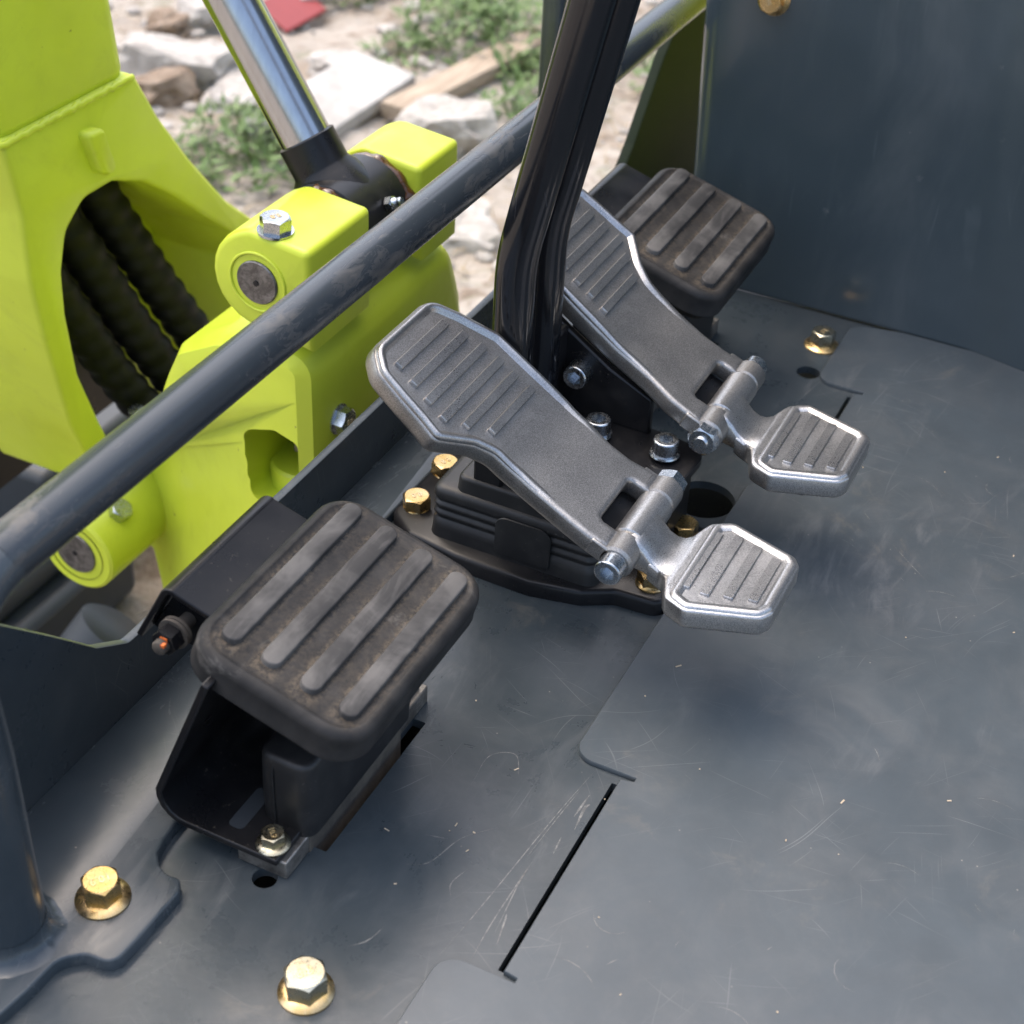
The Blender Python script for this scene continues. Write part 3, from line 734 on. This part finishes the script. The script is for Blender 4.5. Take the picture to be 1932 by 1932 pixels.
    for y_, zt, zb, hw in [(232, hz + 6, hz - 9, 16.8), (226, hz + 9.4, hz - 10.5, 16.8), (221.5, hz + 7.6, hz - 11.5, 16.4), (217.5, hz + 3.6, hz - 12.5, 16.2), (213.5, hz - .6, hz - 13.5, 16.4), (209, hz - 3.3, hz - 14.5, 17.2), (205, hz - 3.9, hz - 15.2, 18.6), (201, hz - 3.4, hz - 15.6, 22), (197, hz - 3.15, hz - 15.8, 27)]:
        c = 2.6
        for a, z in [(-hw, zb + c), (-hw, zt - c), (-hw + c * .3, zt - c * .3), (-hw + c, zt), (-hw * .3, zt), (hw * .3, zt), (hw - c, zt), (hw - c * .3, zt - c * .3), (hw, zt - c), (hw, zb + c), (hw - c, zb), (-hw + c, zb)]: V.append((x0 + .5 + a, y_, z))
    for k in range(8):
        for i in range(ns): F.append((k * ns + i, k * ns + (i + 1) % ns, (k + 1) * ns + (i + 1) % ns, (k + 1) * ns + i))
    F += [tuple(range(ns)), tuple(8 * ns + i for i in range(ns))]
    finish('neck', V, F, 'cast_bright', heel, 50)
    V, F = slab([(sl[0] - 1, 1), (sl[1] + 1, 1), (sl[1] + 1, 14), (sl[0] - 1, 14)], [(0, -14), (0, -12.6)])
    finish('slot_dark_sheet', bend(V, x0, 1), F, 'black', plate, 40)  # added black sheet standing in for shade inside the slot
    socket_screw('hinge_screw', (x0 + hd[0], hy, hz), (hd[1], 0, 0), 15.6, 10.5, r)
    nt = finish('hinge_nut', *hexhead((x0 + nu[0], hy, hz), (nu[1], 0, 0), 17, 8.5, .25, bore=4.9), 'zinc', r, 22)
    finish('screw_end', *lathe([(4.8, -4), (4.8, 1.4), (4.0, 2.4)], (x0 + nu[0] + nu[1] * 8.4, hy, hz), (nu[1], 0, 0), 28), 'zinc', nt, 40)
    return r
near = ([(-27.5, 0, 0), (-28.5, 12, 0), (-27, 27, 0), (-25, 44, 20), (-22.8, 62, 20), (-23.5, 80, 12), (-30, 91.5, 14), (-48.8, 108.5, 7), (-46.5, 122, 30), (-45, 138, 30), (-42.5, 156, 14), (-31, 168.6, 14),
         (30, 168.6, 15), (41, 151, 20), (53.2, 126, 14), (54, 98, 0), (55.5, 70, 30), (54, 52, 30), (48.5, 34, 30), (47.5, 20, 0), (49.5, 8, 0), (50, 0, 0),
         (32.5, 0, 0), (32.5, 13, 4), (-10.5, 13, 4), (-10.5, 0, 0)], ((-28.5, -10.8), (32.8, 50.5)), (-10.5, 32.5),
        [(151.6, -29, 26), (139.1, -31, 31), (126.7, -33, 35), (114.3, -34.5, 37), (102.6, -25.5, 37), (90, -13.5, 38.5)], (-28.6, -1), (50.6, 1))
far = ([(-27, 0, 0), (-26.5, 10, 0), (-25, 22, 30), (-19.5, 40, 30), (-16.3, 58, 30), (-16, 74, 0), (-16, 98, 0), (-15.5, 126, 14), (-3.3, 151, 20), (7.7, 168.6, 15),
        (68.7, 168.6, 14), (80.2, 156, 14), (82.7, 138, 30), (84.2, 122, 30), (86.5, 108.5, 7), (67.7, 91.5, 14), (61.2, 80, 12), (60.2, 62, 20), (57, 46, 20), (53.5, 30, 30), (53, 12, 0), (55, 0, 0),
        (38.5, 0, 0), (38.5, 13, 4), (-7, 13, 4), (-7, 0, 0)], ((-27.5, -7.3), (38.8, 55.5)), (-7, 38.5),
       [(151.6, 12, 66.5), (139.1, 7, 68.5), (126.7, 3, 70.5), (114.3, 1, 72), (102.6, 1, 63), (90, 0, 51)], (55.6, 1), (-27.6, -1))
travel_pedal(681, near, 'cast aluminium travel pedal nearer the camera, left of the black levers')
travel_pedal(823, far, 'cast aluminium travel pedal farther away, right of the black levers, overlapping a rubber pedal')

# ------------------------------------------------------------------ pedal valve housing under the travel pedals
h = thing('pedal_valve_housing', (750, 310, 0), 'black ribbed rubber boot and housing on the floor beneath the cast pedals', 'pedal housing')
fo = fillet([(700, 352, 0), (699, 300, 0), (706, 268, 10), (717, 250, 8), (719, 219, 10), (806, 219, 10), (806, 408, 10), (722, 408, 10), (706, 388, 8)], 6)
finish('base_flange', *slab(fo, [(0, .2), (0, 8), (1.0, 10.5), (3.0, 11.6)]), 'black', h, 50)
bo = resample(fillet([(712.5, 262, 8), (790, 262, 8), (790, 376, 8), (712.5, 376, 8)], 6), 8)
rings = [(-1.2, 11.4), (-.2, 18), (0, 23)]
for z in (25, 31.5, 38):
    rings += [(1.8, z - .6), (2.2, z + .6), (.9, z + 2.2), (.2, z + 3.4), (.4, z + 4.8)]
rings += [(.6, 44), (1.4, 46.6), (3.2, 48), (6, 48.6)]
bt_ = finish('boot', *slab(bo, rings), 'rubber', h, 60)
finish('boot_panel', *slab(fillet([(292, 13, 4), (330, 13, 4), (330, 43, 8), (292, 43, 8)], 5), [(0, 712.0), (.4, 711.2), (2.0, 710.9)], lambda a, b, q: (q, a, b)), 'rubber', bt_, 50)
finish('boot_collar', *slab(resample(fillet([(717, 290, 6), (786, 290, 6), (786, 360, 6), (717, 360, 6)], 5), 8), [(-1, 48)] + rnd_rings(48, 59, 3)[5:]), 'rubber', h, 50)
for x in (728, 800): finish('stem', *box(x - 9, x + 9, 330, 350, 57, 128), 'black', h, 40, 2)
finish('pivot_block', *box(764, 810, 238, 338, 2, 61), 'black', h, 40, 5, 3)
finish('bracket_plate', *slab(fillet([(758, 234, 8), (808, 230, 14), (814, 262, 6), (814, 348, 3), (758, 345, 3)], 6), [(.8, 60.6), (0, 61.2), (0, 66.2), (.8, 67)]), 'black', h, 40)
finish('bracket_wall', *slab([(270, 66.6), (350, 66.6), (350, 140), (330, 126), (300, 106), (270, 92)], [(0, 806), (0, 812)], lambda a, b, q: (q, a, b)), 'black', h, 40, 1.2)
for yy in (252, 297.5): socket_screw('socket_screw', (788, yy, 69), (0, 0, 1), 16, 11.5, h, True)
socket_screw('socket_screw', (806, 319, 99.5), (-1, 0, 0), 16, 11.5, h)
bolt((733, 396, 9.5), (0, 0, 1), 16.2, 9.5, 20, 'gold', None, '8.8', (-.6, -.6, 0), .2, parent=h, fh=2.6)
bolt((776, 398, 9.5), (0, 0, 1), 16.2, 9.5, 20, 'gold', None, '8.8', (-.3, -.9, 0), .7, parent=h, fh=2.6)
bolt((734.5, 233, 11.6), (0, 0, 1), 16, 8, 20, 'gold', None, None, (1, 0, 0), .3, parent=h, fh=2.6)
bolt((791, 234, 11.6), (0, 0, 1), 16, 8, 20, 'gold', None, None, (1, 0, 0), .5, parent=h, fh=2.6)

# ------------------------------------------------------------------ black travel levers
def lever(x, dy, label):
    p = [(x, 341 + dy, 96 + 12 * k) for k in range(7)]
    an = math.radians(12.4); R_ = 150.0
    p += [(x, 341 + dy - R_ * (1 - math.cos(an * k / 8)), 182 + R_ * math.sin(an * k / 8)) for k in range(9)]
    y0, z0 = p[-1][1:]
    p += [(x, y0 - math.sin(an) * 22 * k, z0 + math.cos(an) * 22 * k) for k in range(1, 17)]
    o = finish('travel_lever', *tube(p, 0, 56, sup=(11.9, 11.4, 2.15, (0, 1, 0))), 'black_gloss', None, 60, origin=(x, 343 + dy, 96))
    tag(o, label, 'lever', 'black travel levers'); return o
lever(747, 0, 'glossy black bent travel lever standing left, beside the nearer cast pedal')
lever(790, 0, 'glossy black bent travel lever standing right, in front of the farther cast pedal')

# ------------------------------------------------------------------ console side panel at the right
rows, cols = [], []
def console_pt(u, z):
    """u along the panel from its front edge backwards"""
    yb = 118 + .14 * z; yf = 358 + .05 * z
    pts = [(1152, yf + 2), (1139, yf + 3), (1135.5, yf), (1135, yf - 8), (1135, yb + 40), (1134.6, yb + 14), (1132.6, yb), (1129, yb - 14), (1124, yb - 34), (1108, -120), (1075, -320)]
    i = min(int(u), len(pts) - 2); f = u - i
    return (pts[i][0] + (pts[i + 1][0] - pts[i][0]) * f, pts[i][1] + (pts[i + 1][1] - pts[i][1]) * f, z)
us = [0, 1, 2, 3] + [3 + k / 8 for k in range(1, 9)] + [4.5, 5, 5.5, 6, 6.5, 7, 8, 8.5, 9, 9.5, 10]
zs = [2, 4, 8] + [20 * k for k in range(1, 36)]
V = [console_pt(u, z) for z in zs for u in us]; n = len(us)
F = [(j * n + i, j * n + i + 1, (j + 1) * n + i + 1, (j + 1) * n + i) for j in range(len(zs) - 1) for i in range(n - 1)]
con = finish('console_panel', V, F, 'console', None, 60)
so = con.modifiers.new('thick', 'SOLIDIFY'); so.thickness = .003; so.offset = 1
tag(con, 'dark slate painted console side panel standing at the right edge of the floor', 'panel')
def scuff(poly):
    V = [(1134.86, a, b) for a, b in poly]; return V, [tuple(range(len(V)))]
tag(finish('scuff', *join(scuff([(196.6, 86), (195.4, 84), (194.6, 76), (194.8, 66), (194.2, 56), (193.6, 47), (193.2, 44), (192.0, 46), (191.8, 54), (192.6, 66), (193.6, 76), (195.4, 86)]), scuff([(193, 42), (192.2, 36), (190.4, 27), (190.1, 28), (191.6, 37), (192.4, 42)]),
           scuff([(168, 30), (160, 27), (155, 29), (161, 31)]), scuff([(190, 45), (184, 43), (180, 46), (183, 44.4), (189, 46)])), 'scuff', con, 60), None, None, kind='stuff')
body = finish('body_panel', *box(1150, 1700, -380, 369, 1, 690), 'lime', None, 40, 4)
tag(body, 'narrow lime green body edge showing beside the console panel', 'panel')
gp = finish('grey_upright', *tube([(1078, 470, -100), (1078, 470, 520)], 0, 16, sup=(9, 9, 5, (0, 1, 0))), 'slate', None, 50)
tag(gp, 'grey upright post behind the top of the black levers', 'post')

# ------------------------------------------------------------------ lime swing bracket, boom, cylinder
sb_ = thing('swing_bracket', (870, 560, -300), 'lime green cast swing bracket with clevis lugs behind the guard rail', 'bracket')
def lug(x0, x1):
    o = [(488, 84, 0), (488, 156.5, 5), (534, 161.5, 14)] + [(527 + 35 * math.cos(math.radians(a)), 126 + 35 * math.sin(math.radians(a))) for a in range(60, -91, -15)]
    o = fillet([q if len(q) == 3 else (*q, 0) for q in o], 5)
    return slab(o, [(4.6, x0), (1.8, x0 + .8), (.5, x0 + 2.4), (0, x0 + 5), (0, x1 - 5), (1.5, x1 - 1.5), (5, x1)], lambda a, b, q: (q, a, b))
finish('lug', *lug(758, 836), 'lime', sb_, 50)
finish('lug', *lug(903, 962), 'lime', sb_, 50)
# main body: side profile, tapering towards the boom pin
bp = fillet([(490, -330, 0), (490, 20, 0), (490, 84, 22), (572, 66, 20), (606, 48, 20), (640, -10, 0), (690, -90, 20), (760, -150, 40), (790, -200, 40), (750, -260, 30), (640, -330, 0)], 6)
def body_fn(a, b, q):
    k = sstep(a, 590, 740)
    return ((768 + 112 * k) if q < .5 else (1004 - 40 * k), a, b)
bl = resample(bp, 18)
Vb, Fb = slab(bl, [(15, 0), (5, .2), (0, .4), (0, .6), (5, .8), (15, 1)], None)
nb = len(bl)
def bodyv(v):
    a, b, q = v; k = sstep(a, 600, 740); xl = 763 + 117 * k; xr = 962 + 26 * sstep(-b, -90, 0); e = {0: 0, .2: 4, .4: 15, .6: -18, .8: -5, 1: 0}[q]
    return ((xl + e) if q < .5 else (xr + e), a, b)
body_ob = finish('casting', [bodyv(v) for v in Vb], Fb, 'lime', sb_, 50)
cut = finish('cutter', *slab(fillet([(505, -62, 8), (552, -62, 10), (550, 2, 12), (524, 10, 8), (505, 4, 6)], 6), [(0, 730), (0, 846)], lambda a, b, q: (q, a, b)), 'lime')
bo_ = body_ob.modifiers.new('pocket', 'BOOLEAN'); bo_.object = cut; bo_.operation = 'DIFFERENCE'; bo_.solver = 'EXACT'
cut.location = -Vector((870, 560, -300)) * S + Vector((870, 560, -300)) * S
bpy.context.view_layer.update()
me2 = bpy.data.meshes.new_from_object(body_ob.evaluated_get(bpy.context.evaluated_depsgraph_get()))
body_ob.modifiers.clear(); body_ob.data = me2; bpy.data.objects.remove(cut)
for p_ in me2.polygons: p_.use_smooth = True
me2.set_sharp_from_angle(angle=math.radians(30))
finish('king_pin', *box(800, 838, 512, 534, -34, 4), 'pin', sb_, 40, 2)
finish('pin_collar', *lathe([(27, 0), (27, 34), (25, 36)], (812, 530, -80), (0, 0, 1), 36), 'lime', sb_, 40)
up_ = finish('clevis_pin', *lathe([(14.4, -.8), (15.2, 0), (15.2, 200), (14, 201)], (757, 527, 126), (1, 0, 0), 40), 'pin', sb_, 40)
finish('pin_hole', *lathe([(2, 0), (2, .6), (.4, .7)], (756.2, 527, 126), (-1, 0, 0), 16), 'black', up_, 40)
ringv = [(757.8, 527 + 20.5 * math.cos(a), 126 + 20.5 * math.sin(a)) for a in [2 * math.pi * k / 48 for k in range(49)]]
finish('bush_ring', *tube(ringv, 1.1, 8, False), 'lime', sb_, 70)
def hexbolt(loc, axis, af, hh, rot, txt=None):
    b_ = finish('bolt_head', *hexhead(loc, axis, af, hh, rot), 'zinc', sb_, 22)
    finish('washer', *lathe([(af * .66, -1), (af * .66, .6), (af * .5, .7)], loc, axis, 36), 'zinc', b_, 40)
    if txt: text_on('stamped_grade', txt, af * .34, Vector(loc) + Vector(axis).normalized() * hh, axis, (-.4, -.8, 0) if axis[2] else (.3, 0, 1), 'mark', b_, .3)
hexbolt((769, 519, 160.2), (0, -.06, 1), 18, 10, .3, '8.8')
hexbolt((792, 489.6, 14), (0, -1, 0), 17, 9, .4, '8.8')
def grease(xc, a0, a1, rr, w_):
    V, F, n_, m_ = [], [], 44, 12
    for k in range(n_):
        a = math.radians(a0 + (a1 - a0) * k / (n_ - 1)); q = Vector((k * .16, xc, 0)); e = math.sin(math.pi * min(1, max(0, k / (n_ - 1)))) ** .5
        th = w_ * e * (.75 + .7 * mnoise.noise(q)) ; c = Vector((xc, 527 + (rr + 1.5 * mnoise.noise(q * 2)) * math.cos(a), 124 + (rr + 1.5 * mnoise.noise(q * 2)) * math.sin(a)))
        for i in range(m_):
            b = 2 * math.pi * i / m_; d = th * (1 + .5 * mnoise.noise(Vector((k * .22, i * .5, 3))))
            V.append((c.x + d * math.sin(b), c.y + d * .8 * math.cos(b) * math.cos(a), c.z + d * .8 * math.cos(b) * math.sin(a)))
    for k in range(n_ - 1):
        for i in range(m_): F.append((k * m_ + i, k * m_ + (i + 1) % m_, (k + 1) * m_ + (i + 1) % m_, (k + 1) * m_ + i))
    finish('grease_smear', V, F, 'grease', sb_, 80)
grease(838, 55, 168, 31, 6.5); grease(900.5, 40, 200, 31.5, 7.5)
cy = thing('hydraulic_cylinder', (869, 527, 126), 'chrome hydraulic cylinder rod with black eye pinned in the lime bracket', 'cylinder')
finish('eye', *lathe([(31, 0), (33.5, 2), (33.5, 58), (31, 60)], (839, 527, 126), (1, 0, 0), 44), 'black', cy, 40)
rdir = Vector((0, 62, 98)).normalized(); e0 = Vector((869, 527, 126))
finish('neck', *lathe([(30, 15), (24, 32), (20.8, 36), (20.5, 38), (20.5, 58), (18.4, 59)], e0, rdir, 40), 'black', cy, 40)
finish('rod', *lathe([(18, 55), (18, 520)], e0, rdir, 48), 'chrome', cy, 60)
gn = finish('grease_nipple', *hexhead((872, 496, 141), (0, -.9, .42), 9, 5, .2), 'zinc', cy, 35)
finish('nipple_tip', *lathe([(3.4, 4), (3.4, 7), (2.2, 8), (3.2, 9.5), (2.6, 12)], (872, 496, 141), (0, -.9, .42), 20), 'zinc', gn, 50)

def bs(x, z): k = 740 / 540; return (x * k, 633 - (633 - z) * k)
bm_ = thing('boom', (850, 790, -200), 'lime green boom foot with arched opening at the upper left', 'boom')
ao = [(604, 52, 10), (596, 78, 0), (584, 112, 0), (574, 173, 30), (570, 210, 30), (571, 250, 30), (564, 292, 0), (672, 292, 10), (690, 260, 30), (716, 224, 0), (750, 183, 0), (780, 156, 30), (800, 110, 0), (800, 40, 0), (776, 40, 0), (776, 128, 20), (753, 160, 30), (727, 182, 0), (698, 208, 20), (672, 227, 20), (645, 238, 14), (620, 238, 14), (603, 226, 14), (595.5, 205, 14), (594, 180, 20), (597, 140, 20), (609, 102, 20), (622, 66, 0), (622, 52, 0)]
ao = resample(fillet([(*bs(a, b), r_ * 1.37) for a, b, r_ in ao], 6), 16)
def leg_fn(a, b, q):
    d = q - 740
    return (a, 740 + d * (.62 + .38 * sstep(b, -160, 60)) , b)
finish('fork', *slab(ao, [(4.5, 740), (1.4, 741.2), (0, 745), (0, 905), (4, 909)], leg_fn), 'lime', bm_, 50)
x0, z0 = bs(561, 290); x1, _ = bs(670, 290)
Vb, Fb = slab(fillet([(x0 + 1, 742.5, 16), (x1 + 1, 742.5, 16), (x1 + 1, 920, 16), (x0 + 1, 920, 16)], 5), [(5, z0 - 2), (1, z0 + 3), (0, z0 + 8), (0, z0 + 40), (-6, 900)])
finish('box_section', [(a - 10 * sstep(c, 160, 400), b + .10 * max(0, c - 180), c) for a, b, c in Vb], Fb, 'lime', bm_, 40)
wv = [(x0 - 1 + (x1 - x0 + 2) * k / 30, 741 + .6 * math.sin(k * 1.9), z0 - .6 + .8 * math.sin(k * 2.7)) for k in range(31)]
finish('weld_bead', *tube(wv, 2.6, 10), 'lime', bm_, 70)
tx, tz = bs(632, 262)
Vt, Ft = slab(fillet([(-10, -22, 9), (8, -22, 9), (10, 20, 5), (-9, 22, 5)], 5), [(0, 0), (0, -8), (3, -11)])
finish('cast_lug', [(tx + a + .32 * -b, 741 + q, tz + b * .9) for a, b, q in Vt], Ft, 'lime', bm_, 50)
bc = Vector((788, 742, -199))
finish('pin_boss', *lathe([(26, .6), (33.5, 0), (36, 2), (36, 86), (34, 88)], bc, (1, 0, 0), 44), 'lime', bm_, 40)
finish('boss_gap', *lathe([(35.2, 86.5), (35.6, 88), (35.6, 91), (35.0, 92)], bc, (1, 0, 0), 44), 'black', bm_, 40)
pn = finish('boom_pin', *lathe([(19, -1), (19.6, 0), (19.6, 60)], bc, (1, 0, 0), 40), 'pin', bm_, 40)
finish('bore_ring', *lathe([(26.6, -.3), (26.6, .9), (19.4, .9)], bc, (1, 0, 0), 40, False, False), 'black', bm_, 40)
finish('pin_centre', *lathe([(2.4, 0), (2.4, .5), (.5, .6)], bc + Vector((-1, 0, 0)), (-1, 0, 0), 16), 'black', pn, 40)
finish('bolt_head', *hexhead(bc + Vector((32, -22, 28)), (0, -.6, .8), 17, 9, .3), 'zinc', bm_, 22)
finish('cross_wall', *slab([(1015, 7), (1054, -8), (1098, -39), (1152, -89), (1194, -134), (1185, -208), (1100, -220), (1045, -233), (1008, -177), (1017, -70)], [(0, 850), (0, 858)], lambda a, b, q: (a, q, b)), 'lime', bm_, 40)

finish('cavity_dark_sheet', *slab([(832, -250), (1085, -250), (1085, -10), (1000, 90), (832, 90)], [(0, 905), (0, 912)], lambda a, b, q: (a, q, b)), 'black', bm_, 40)  # added black sheet that paints the dark of the hose cavity
# spiral guarded hoses through the arch
hp = [([(912, 840, 118), (930, 810, 66), (950, 795, 12), (977, 775, -60), (1008, 745, -140), (1036, 700, -200)], 18, 'spiral wrapped black hydraulic hose, right of the three in the arch'),
      ([(878, 840, 96), (897, 812, 40), (916, 796, -14), (940, 778, -82), (974, 750, -160), (1005, 715, -220)], 18, 'spiral wrapped black hydraulic hose, middle of the three in the arch'),
      ([(848, 840, 74), (866, 814, 14), (884, 798, -40), (908, 782, -104), (940, 755, -176), (972, 725, -236)], 17, 'spiral wrapped black hydraulic hose, left of the three in the arch')]
for pts, r_, lb in hp:
    pa = spline(pts, 60); ln = 0; n_ = 24
    Vh, Fh = tube(pa, r_, n_)
    for i, p in enumerate(pa):
        if i: ln += (Vector(p) - Vector(pa[i - 1])).length
        for q in range(n_):
            k = 1 + .05 * math.sin(ln * 2 * math.pi / 19 + 2 * math.pi * q / n_); v = Vector(Vh[i * n_ + q]); Vh[i * n_ + q] = tuple(Vector(p) + (v - Vector(p)) * k)
    o = finish('hydraulic_hose', Vh, Fh, 'hose', None, 70, origin=pts[0]); tag(o, lb, 'hose', 'spiral wrapped hoses')
ft = finish('hose_fitting', *hexhead((894, 752, -142), (-.2, -.2, 1), 13, 24, .2), 'zinc', None, 40, origin=(894, 752, -142))
tag(ft, 'small bright metal hose fitting below the arch', 'fitting')

# ------------------------------------------------------------------ undercarriage below the boom
uc = thing('undercarriage', (950, 900, -455), 'dark grey undercarriage frame low behind the boom foot', 'undercarriage')
finish('deck', *box(960, 1400, 930, 1400, -430, -300), 'frame', uc, 40, 10)
finish('track_frame', *box(560, 1000, 862, 1500, -440, -372), 'frame', uc, 40, 10)
finish('roller', *lathe([(30, 0), (36, 4), (36, 70), (30, 74)], (820, 800, -400), (.5, -.4, .75), 32), 'frame', uc, 40)
finish('cross_tube', *tube([(640, 905, -355), (1000, 905, -355)], 22, 24), 'frame', uc, 60)

# ------------------------------------------------------------------ things lying on the ground
def plank(name, a, b, w_, th, mat, label, cat, lift=8, roll=0):
    a, b = Vector((*a, 0)), Vector((*b, 0)); d = (b - a); L = d.length; d.normalize(); s_ = Vector((-d.y, d.x, 0))
    z = gz(*((a + b) / 2).xy) + lift
    V, F = box(-L / 2, L / 2, -w_ / 2, w_ / 2, 0, th)
    c = (a + b) / 2
    o = finish(name, [tuple(c + d * v[0] + s_ * v[1] + Vector((0, 0, z + v[2] + roll * v[1]))) for v in V], F, mat, None, 40, 3, origin=(c.x, c.y, z))
    return tag(o, label, cat)
plank('plank', (2190, 1232), (2800, 1150), 60, 25, 'wood', 'long pale wooden plank lying on the rubble ground', 'plank')
plank('board', (1980, 1330), (2330, 1330), 120, 22, 'board', 'wide white board lying on the rubble beside the plank', 'board', 14, .15)
plank('thin_slat', (2560, 1650), (2860, 1500), 22, 14, 'board', 'thin white slat lying near the red scrap', 'slat', 14)
def rock(x, y, r_, mat, label, sq=(1, 1, .6), sd=0):
    bm = bmesh.new(); bmesh.ops.create_icosphere(bm, subdivisions=3, radius=1)
    rr = random.Random(sd); off = Vector((rr.uniform(0, 50), rr.uniform(0, 50), rr.uniform(0, 50))); a = rr.uniform(0, 3)
    V = []
    for v in bm.verts:
        p = v.co.copy(); q = 1 + .38 * mnoise.noise(p * 1.2 + off) + .26 * mnoise.noise(p * 3.1 + off) + .12 * mnoise.noise(p * 7 + off)
        p = Vector([math.copysign(min(abs(c), .72), c) for c in p]) * 1.25 * q
        p = Vector((p.x * sq[0], p.y * sq[1], p.z * sq[2])); V.append((x + r_ * (p.x * math.cos(a) - p.y * math.sin(a)), y + r_ * (p.x * math.sin(a) + p.y * math.cos(a)), gz(x, y) + r_ * (p.z + .3 * sq[2])))
    F = [tuple(v.index for v in f.verts) for f in bm.faces]; bm.free()
    o = finish('rock', V, F, mat, None, 18, origin=(x, y, gz(x, y)))
    return tag(o, label, 'rock', 'rubble stones on the ground')
rock(2160, 1640, 75, 'stone', 'large pale broken concrete chunk left of the cylinder rod', (1.4, .8, .6), 3)
rock(2130, 1500, 60, 'stone', 'flat pale stone beside the cylinder rod', (1.3, .9, .5), 4)
rock(2060, 1600, 45, 'brown_stone', 'brown stone below the large concrete chunk', (1.2, .9, .7), 5)
rock(2420, 1760, 60, 'stone', 'pale stone near the top edge left of the rod', (1.2, .9, .7), 6)
rock(2330, 1780, 42, 'brown_stone', 'brown stone at the top left beside the boom', (1.1, .9, .7), 7)
rock(2150, 1120, 62, 'stone', 'pale boulder under the end of the plank', (1.2, .9, .8), 8)
rock(2050, 1160, 40, 'brown_stone', 'brown stone in front of the white board', (1.2, .9, .7), 9)
rock(1880, 960, 55, 'stone', 'pale stone just above the far lug of the lime bracket', (1.4, 1, .5), 10)
rock(2330, 1420, 50, 'stone', 'pale stone behind the white board', (1.3, .9, .6), 11)
parts = []
for i in range(420):
    x, y = rnd.uniform(1500, 3300), rnd.uniform(650, 2100); r_ = rnd.choice([6, 9, 14, 20]) * rnd.uniform(.7, 1.2)
    V, F = lathe([(.2, -.5), (.8, -.3), (1, 0), (.75, .4), (.2, .55)], (0, 0, 0), (0, 0, 1), 7)
    off = rnd.uniform(0, 90)
    V = [(x + r_ * v[0] * (1 + .4 * mnoise.noise(Vector(v) * 2 + Vector((off, 0, 0)))), y + r_ * v[1] * (1 + .4 * mnoise.noise(Vector(v) * 2 + Vector((0, off, 0)))), gz(x, y) + r_ * (v[2] * .8 + .2)) for v in V]
    parts.append((V, F))
pb = finish('gravel', *join(*parts), 'stone', None, 35); tag(pb, 'loose pale gravel strewn over the ground', 'gravel', kind='stuff')
def weed(x, y, R, hgt, n_, label, sd):
    rr = random.Random(sd); root = thing('weed_clump', (x, y, gz(x, y)), label, 'weed', 'weeds on the rubble ground')
    V, F = [], []
    for _ in range(n_):
        a = rr.uniform(0, 6.28); d = R * math.sqrt(rr.random()); px, py = x + d * math.cos(a), y + d * math.sin(a); pz = gz(px, py) + hgt * rr.random() * (1 - .6 * d / R)
        L = rr.uniform(14, 34); w_ = L * rr.uniform(.25, .45); b = rr.uniform(0, 6.28); el = rr.uniform(-.3, 1.0)
        u = Vector((math.cos(b) * math.cos(el), math.sin(b) * math.cos(el), math.sin(el))); s_ = Vector((-math.sin(b), math.cos(b), rr.uniform(-.4, .4)))
        p = Vector((px, py, pz)); k = len(V)
        V += [tuple(p), tuple(p + u * L * .5 + s_ * w_ * .5 + Vector((0, 0, 2))), tuple(p + u * L), tuple(p + u * L * .5 - s_ * w_ * .5 + Vector((0, 0, 2)))]
        F.append((k, k + 1, k + 2, k + 3))
    fo_ = finish('foliage', V, F, 'leaf', root, 80); fo_['kind'] = 'stuff'
    st = []
    for _ in range(max(4, n_ // 40)):
        a = rr.uniform(0, 6.28); d = R * .7 * rr.random(); p0 = (x, y, gz(x, y)); p1 = (x + d * math.cos(a), y + d * math.sin(a), gz(x, y) + hgt * rr.uniform(.4, .9))
        st.append(tube([p0, ((p0[0] + p1[0]) / 2, (p0[1] + p1[1]) / 2, p1[2] * .4 + p0[2] * .6), p1], 1.4, 5))
    finish('stem', *join(*st), 'leaf', root, 60)
weed(1930, 1340, 125, 75, 620, 'leafy green weed clump behind the lime clevis, below the chrome rod', 1)
weed(2600, 1270, 160, 90, 800, 'large green weed clump above the wooden plank', 2)
weed(2480, 1130, 70, 50, 160, 'small green weed clump below the plank near the black lever', 3)
weed(2320, 1080, 60, 45, 130, 'green weed tuft beside the boulder under the plank', 4)
weed(2760, 1640, 140, 65, 600, 'green weed clump at the top edge beside the red scrap', 5)
weed(2800, 1400, 120, 60, 450, 'green weed clump at the top edge centre', 6)
weed(2440, 1360, 80, 40, 150, 'sparse green weeds behind the white board', 7)
weed(2640, 900, 130, 60, 260, 'green weeds near the grey upright and console', 8)
parts = []
for i in range(4200):
    x, y = rnd.uniform(1500, 3400), rnd.uniform(600, 2200)
    if mnoise.noise(Vector((x, y, 0)) * .0035) < .02: continue
    a = rnd.uniform(0, 6.28); L = rnd.uniform(15, 60); z = gz(x, y) + rnd.uniform(2, 10)
    c, s_ = math.cos(a), math.sin(a); w_ = rnd.uniform(.8, 2)
    parts.append(([(x - s_ * w_, y + c * w_, z), (x + s_ * w_, y - c * w_, z), (x + c * L, y + s_ * L, z + rnd.uniform(-4, 14))], [(0, 1, 2)]))
dg_ = finish('dry_grass', *join(*parts), 'dry', None, 80); tag(dg_, 'dry straw and dead grass scattered over the rubble', 'grass', kind='stuff')
Vr, Fr = box(-70, 70, -40, 40, 0, 6)
Vr = [(2520 + v[0] + .3 * v[1], 1640 + v[1], gz(2520, 1640) + 14 + v[2] + .35 * v[1] + .2 * abs(v[0])) for v in Vr]
tag(finish('red_scrap', Vr, Fr, 'red', None, 40, 2, origin=(2520, 1640, gz(2520, 1640))), 'red scrap of plastic lying on the ground at the top', 'scrap')

for o in bpy.data.objects:
    if '_o' in o: del o['_o']
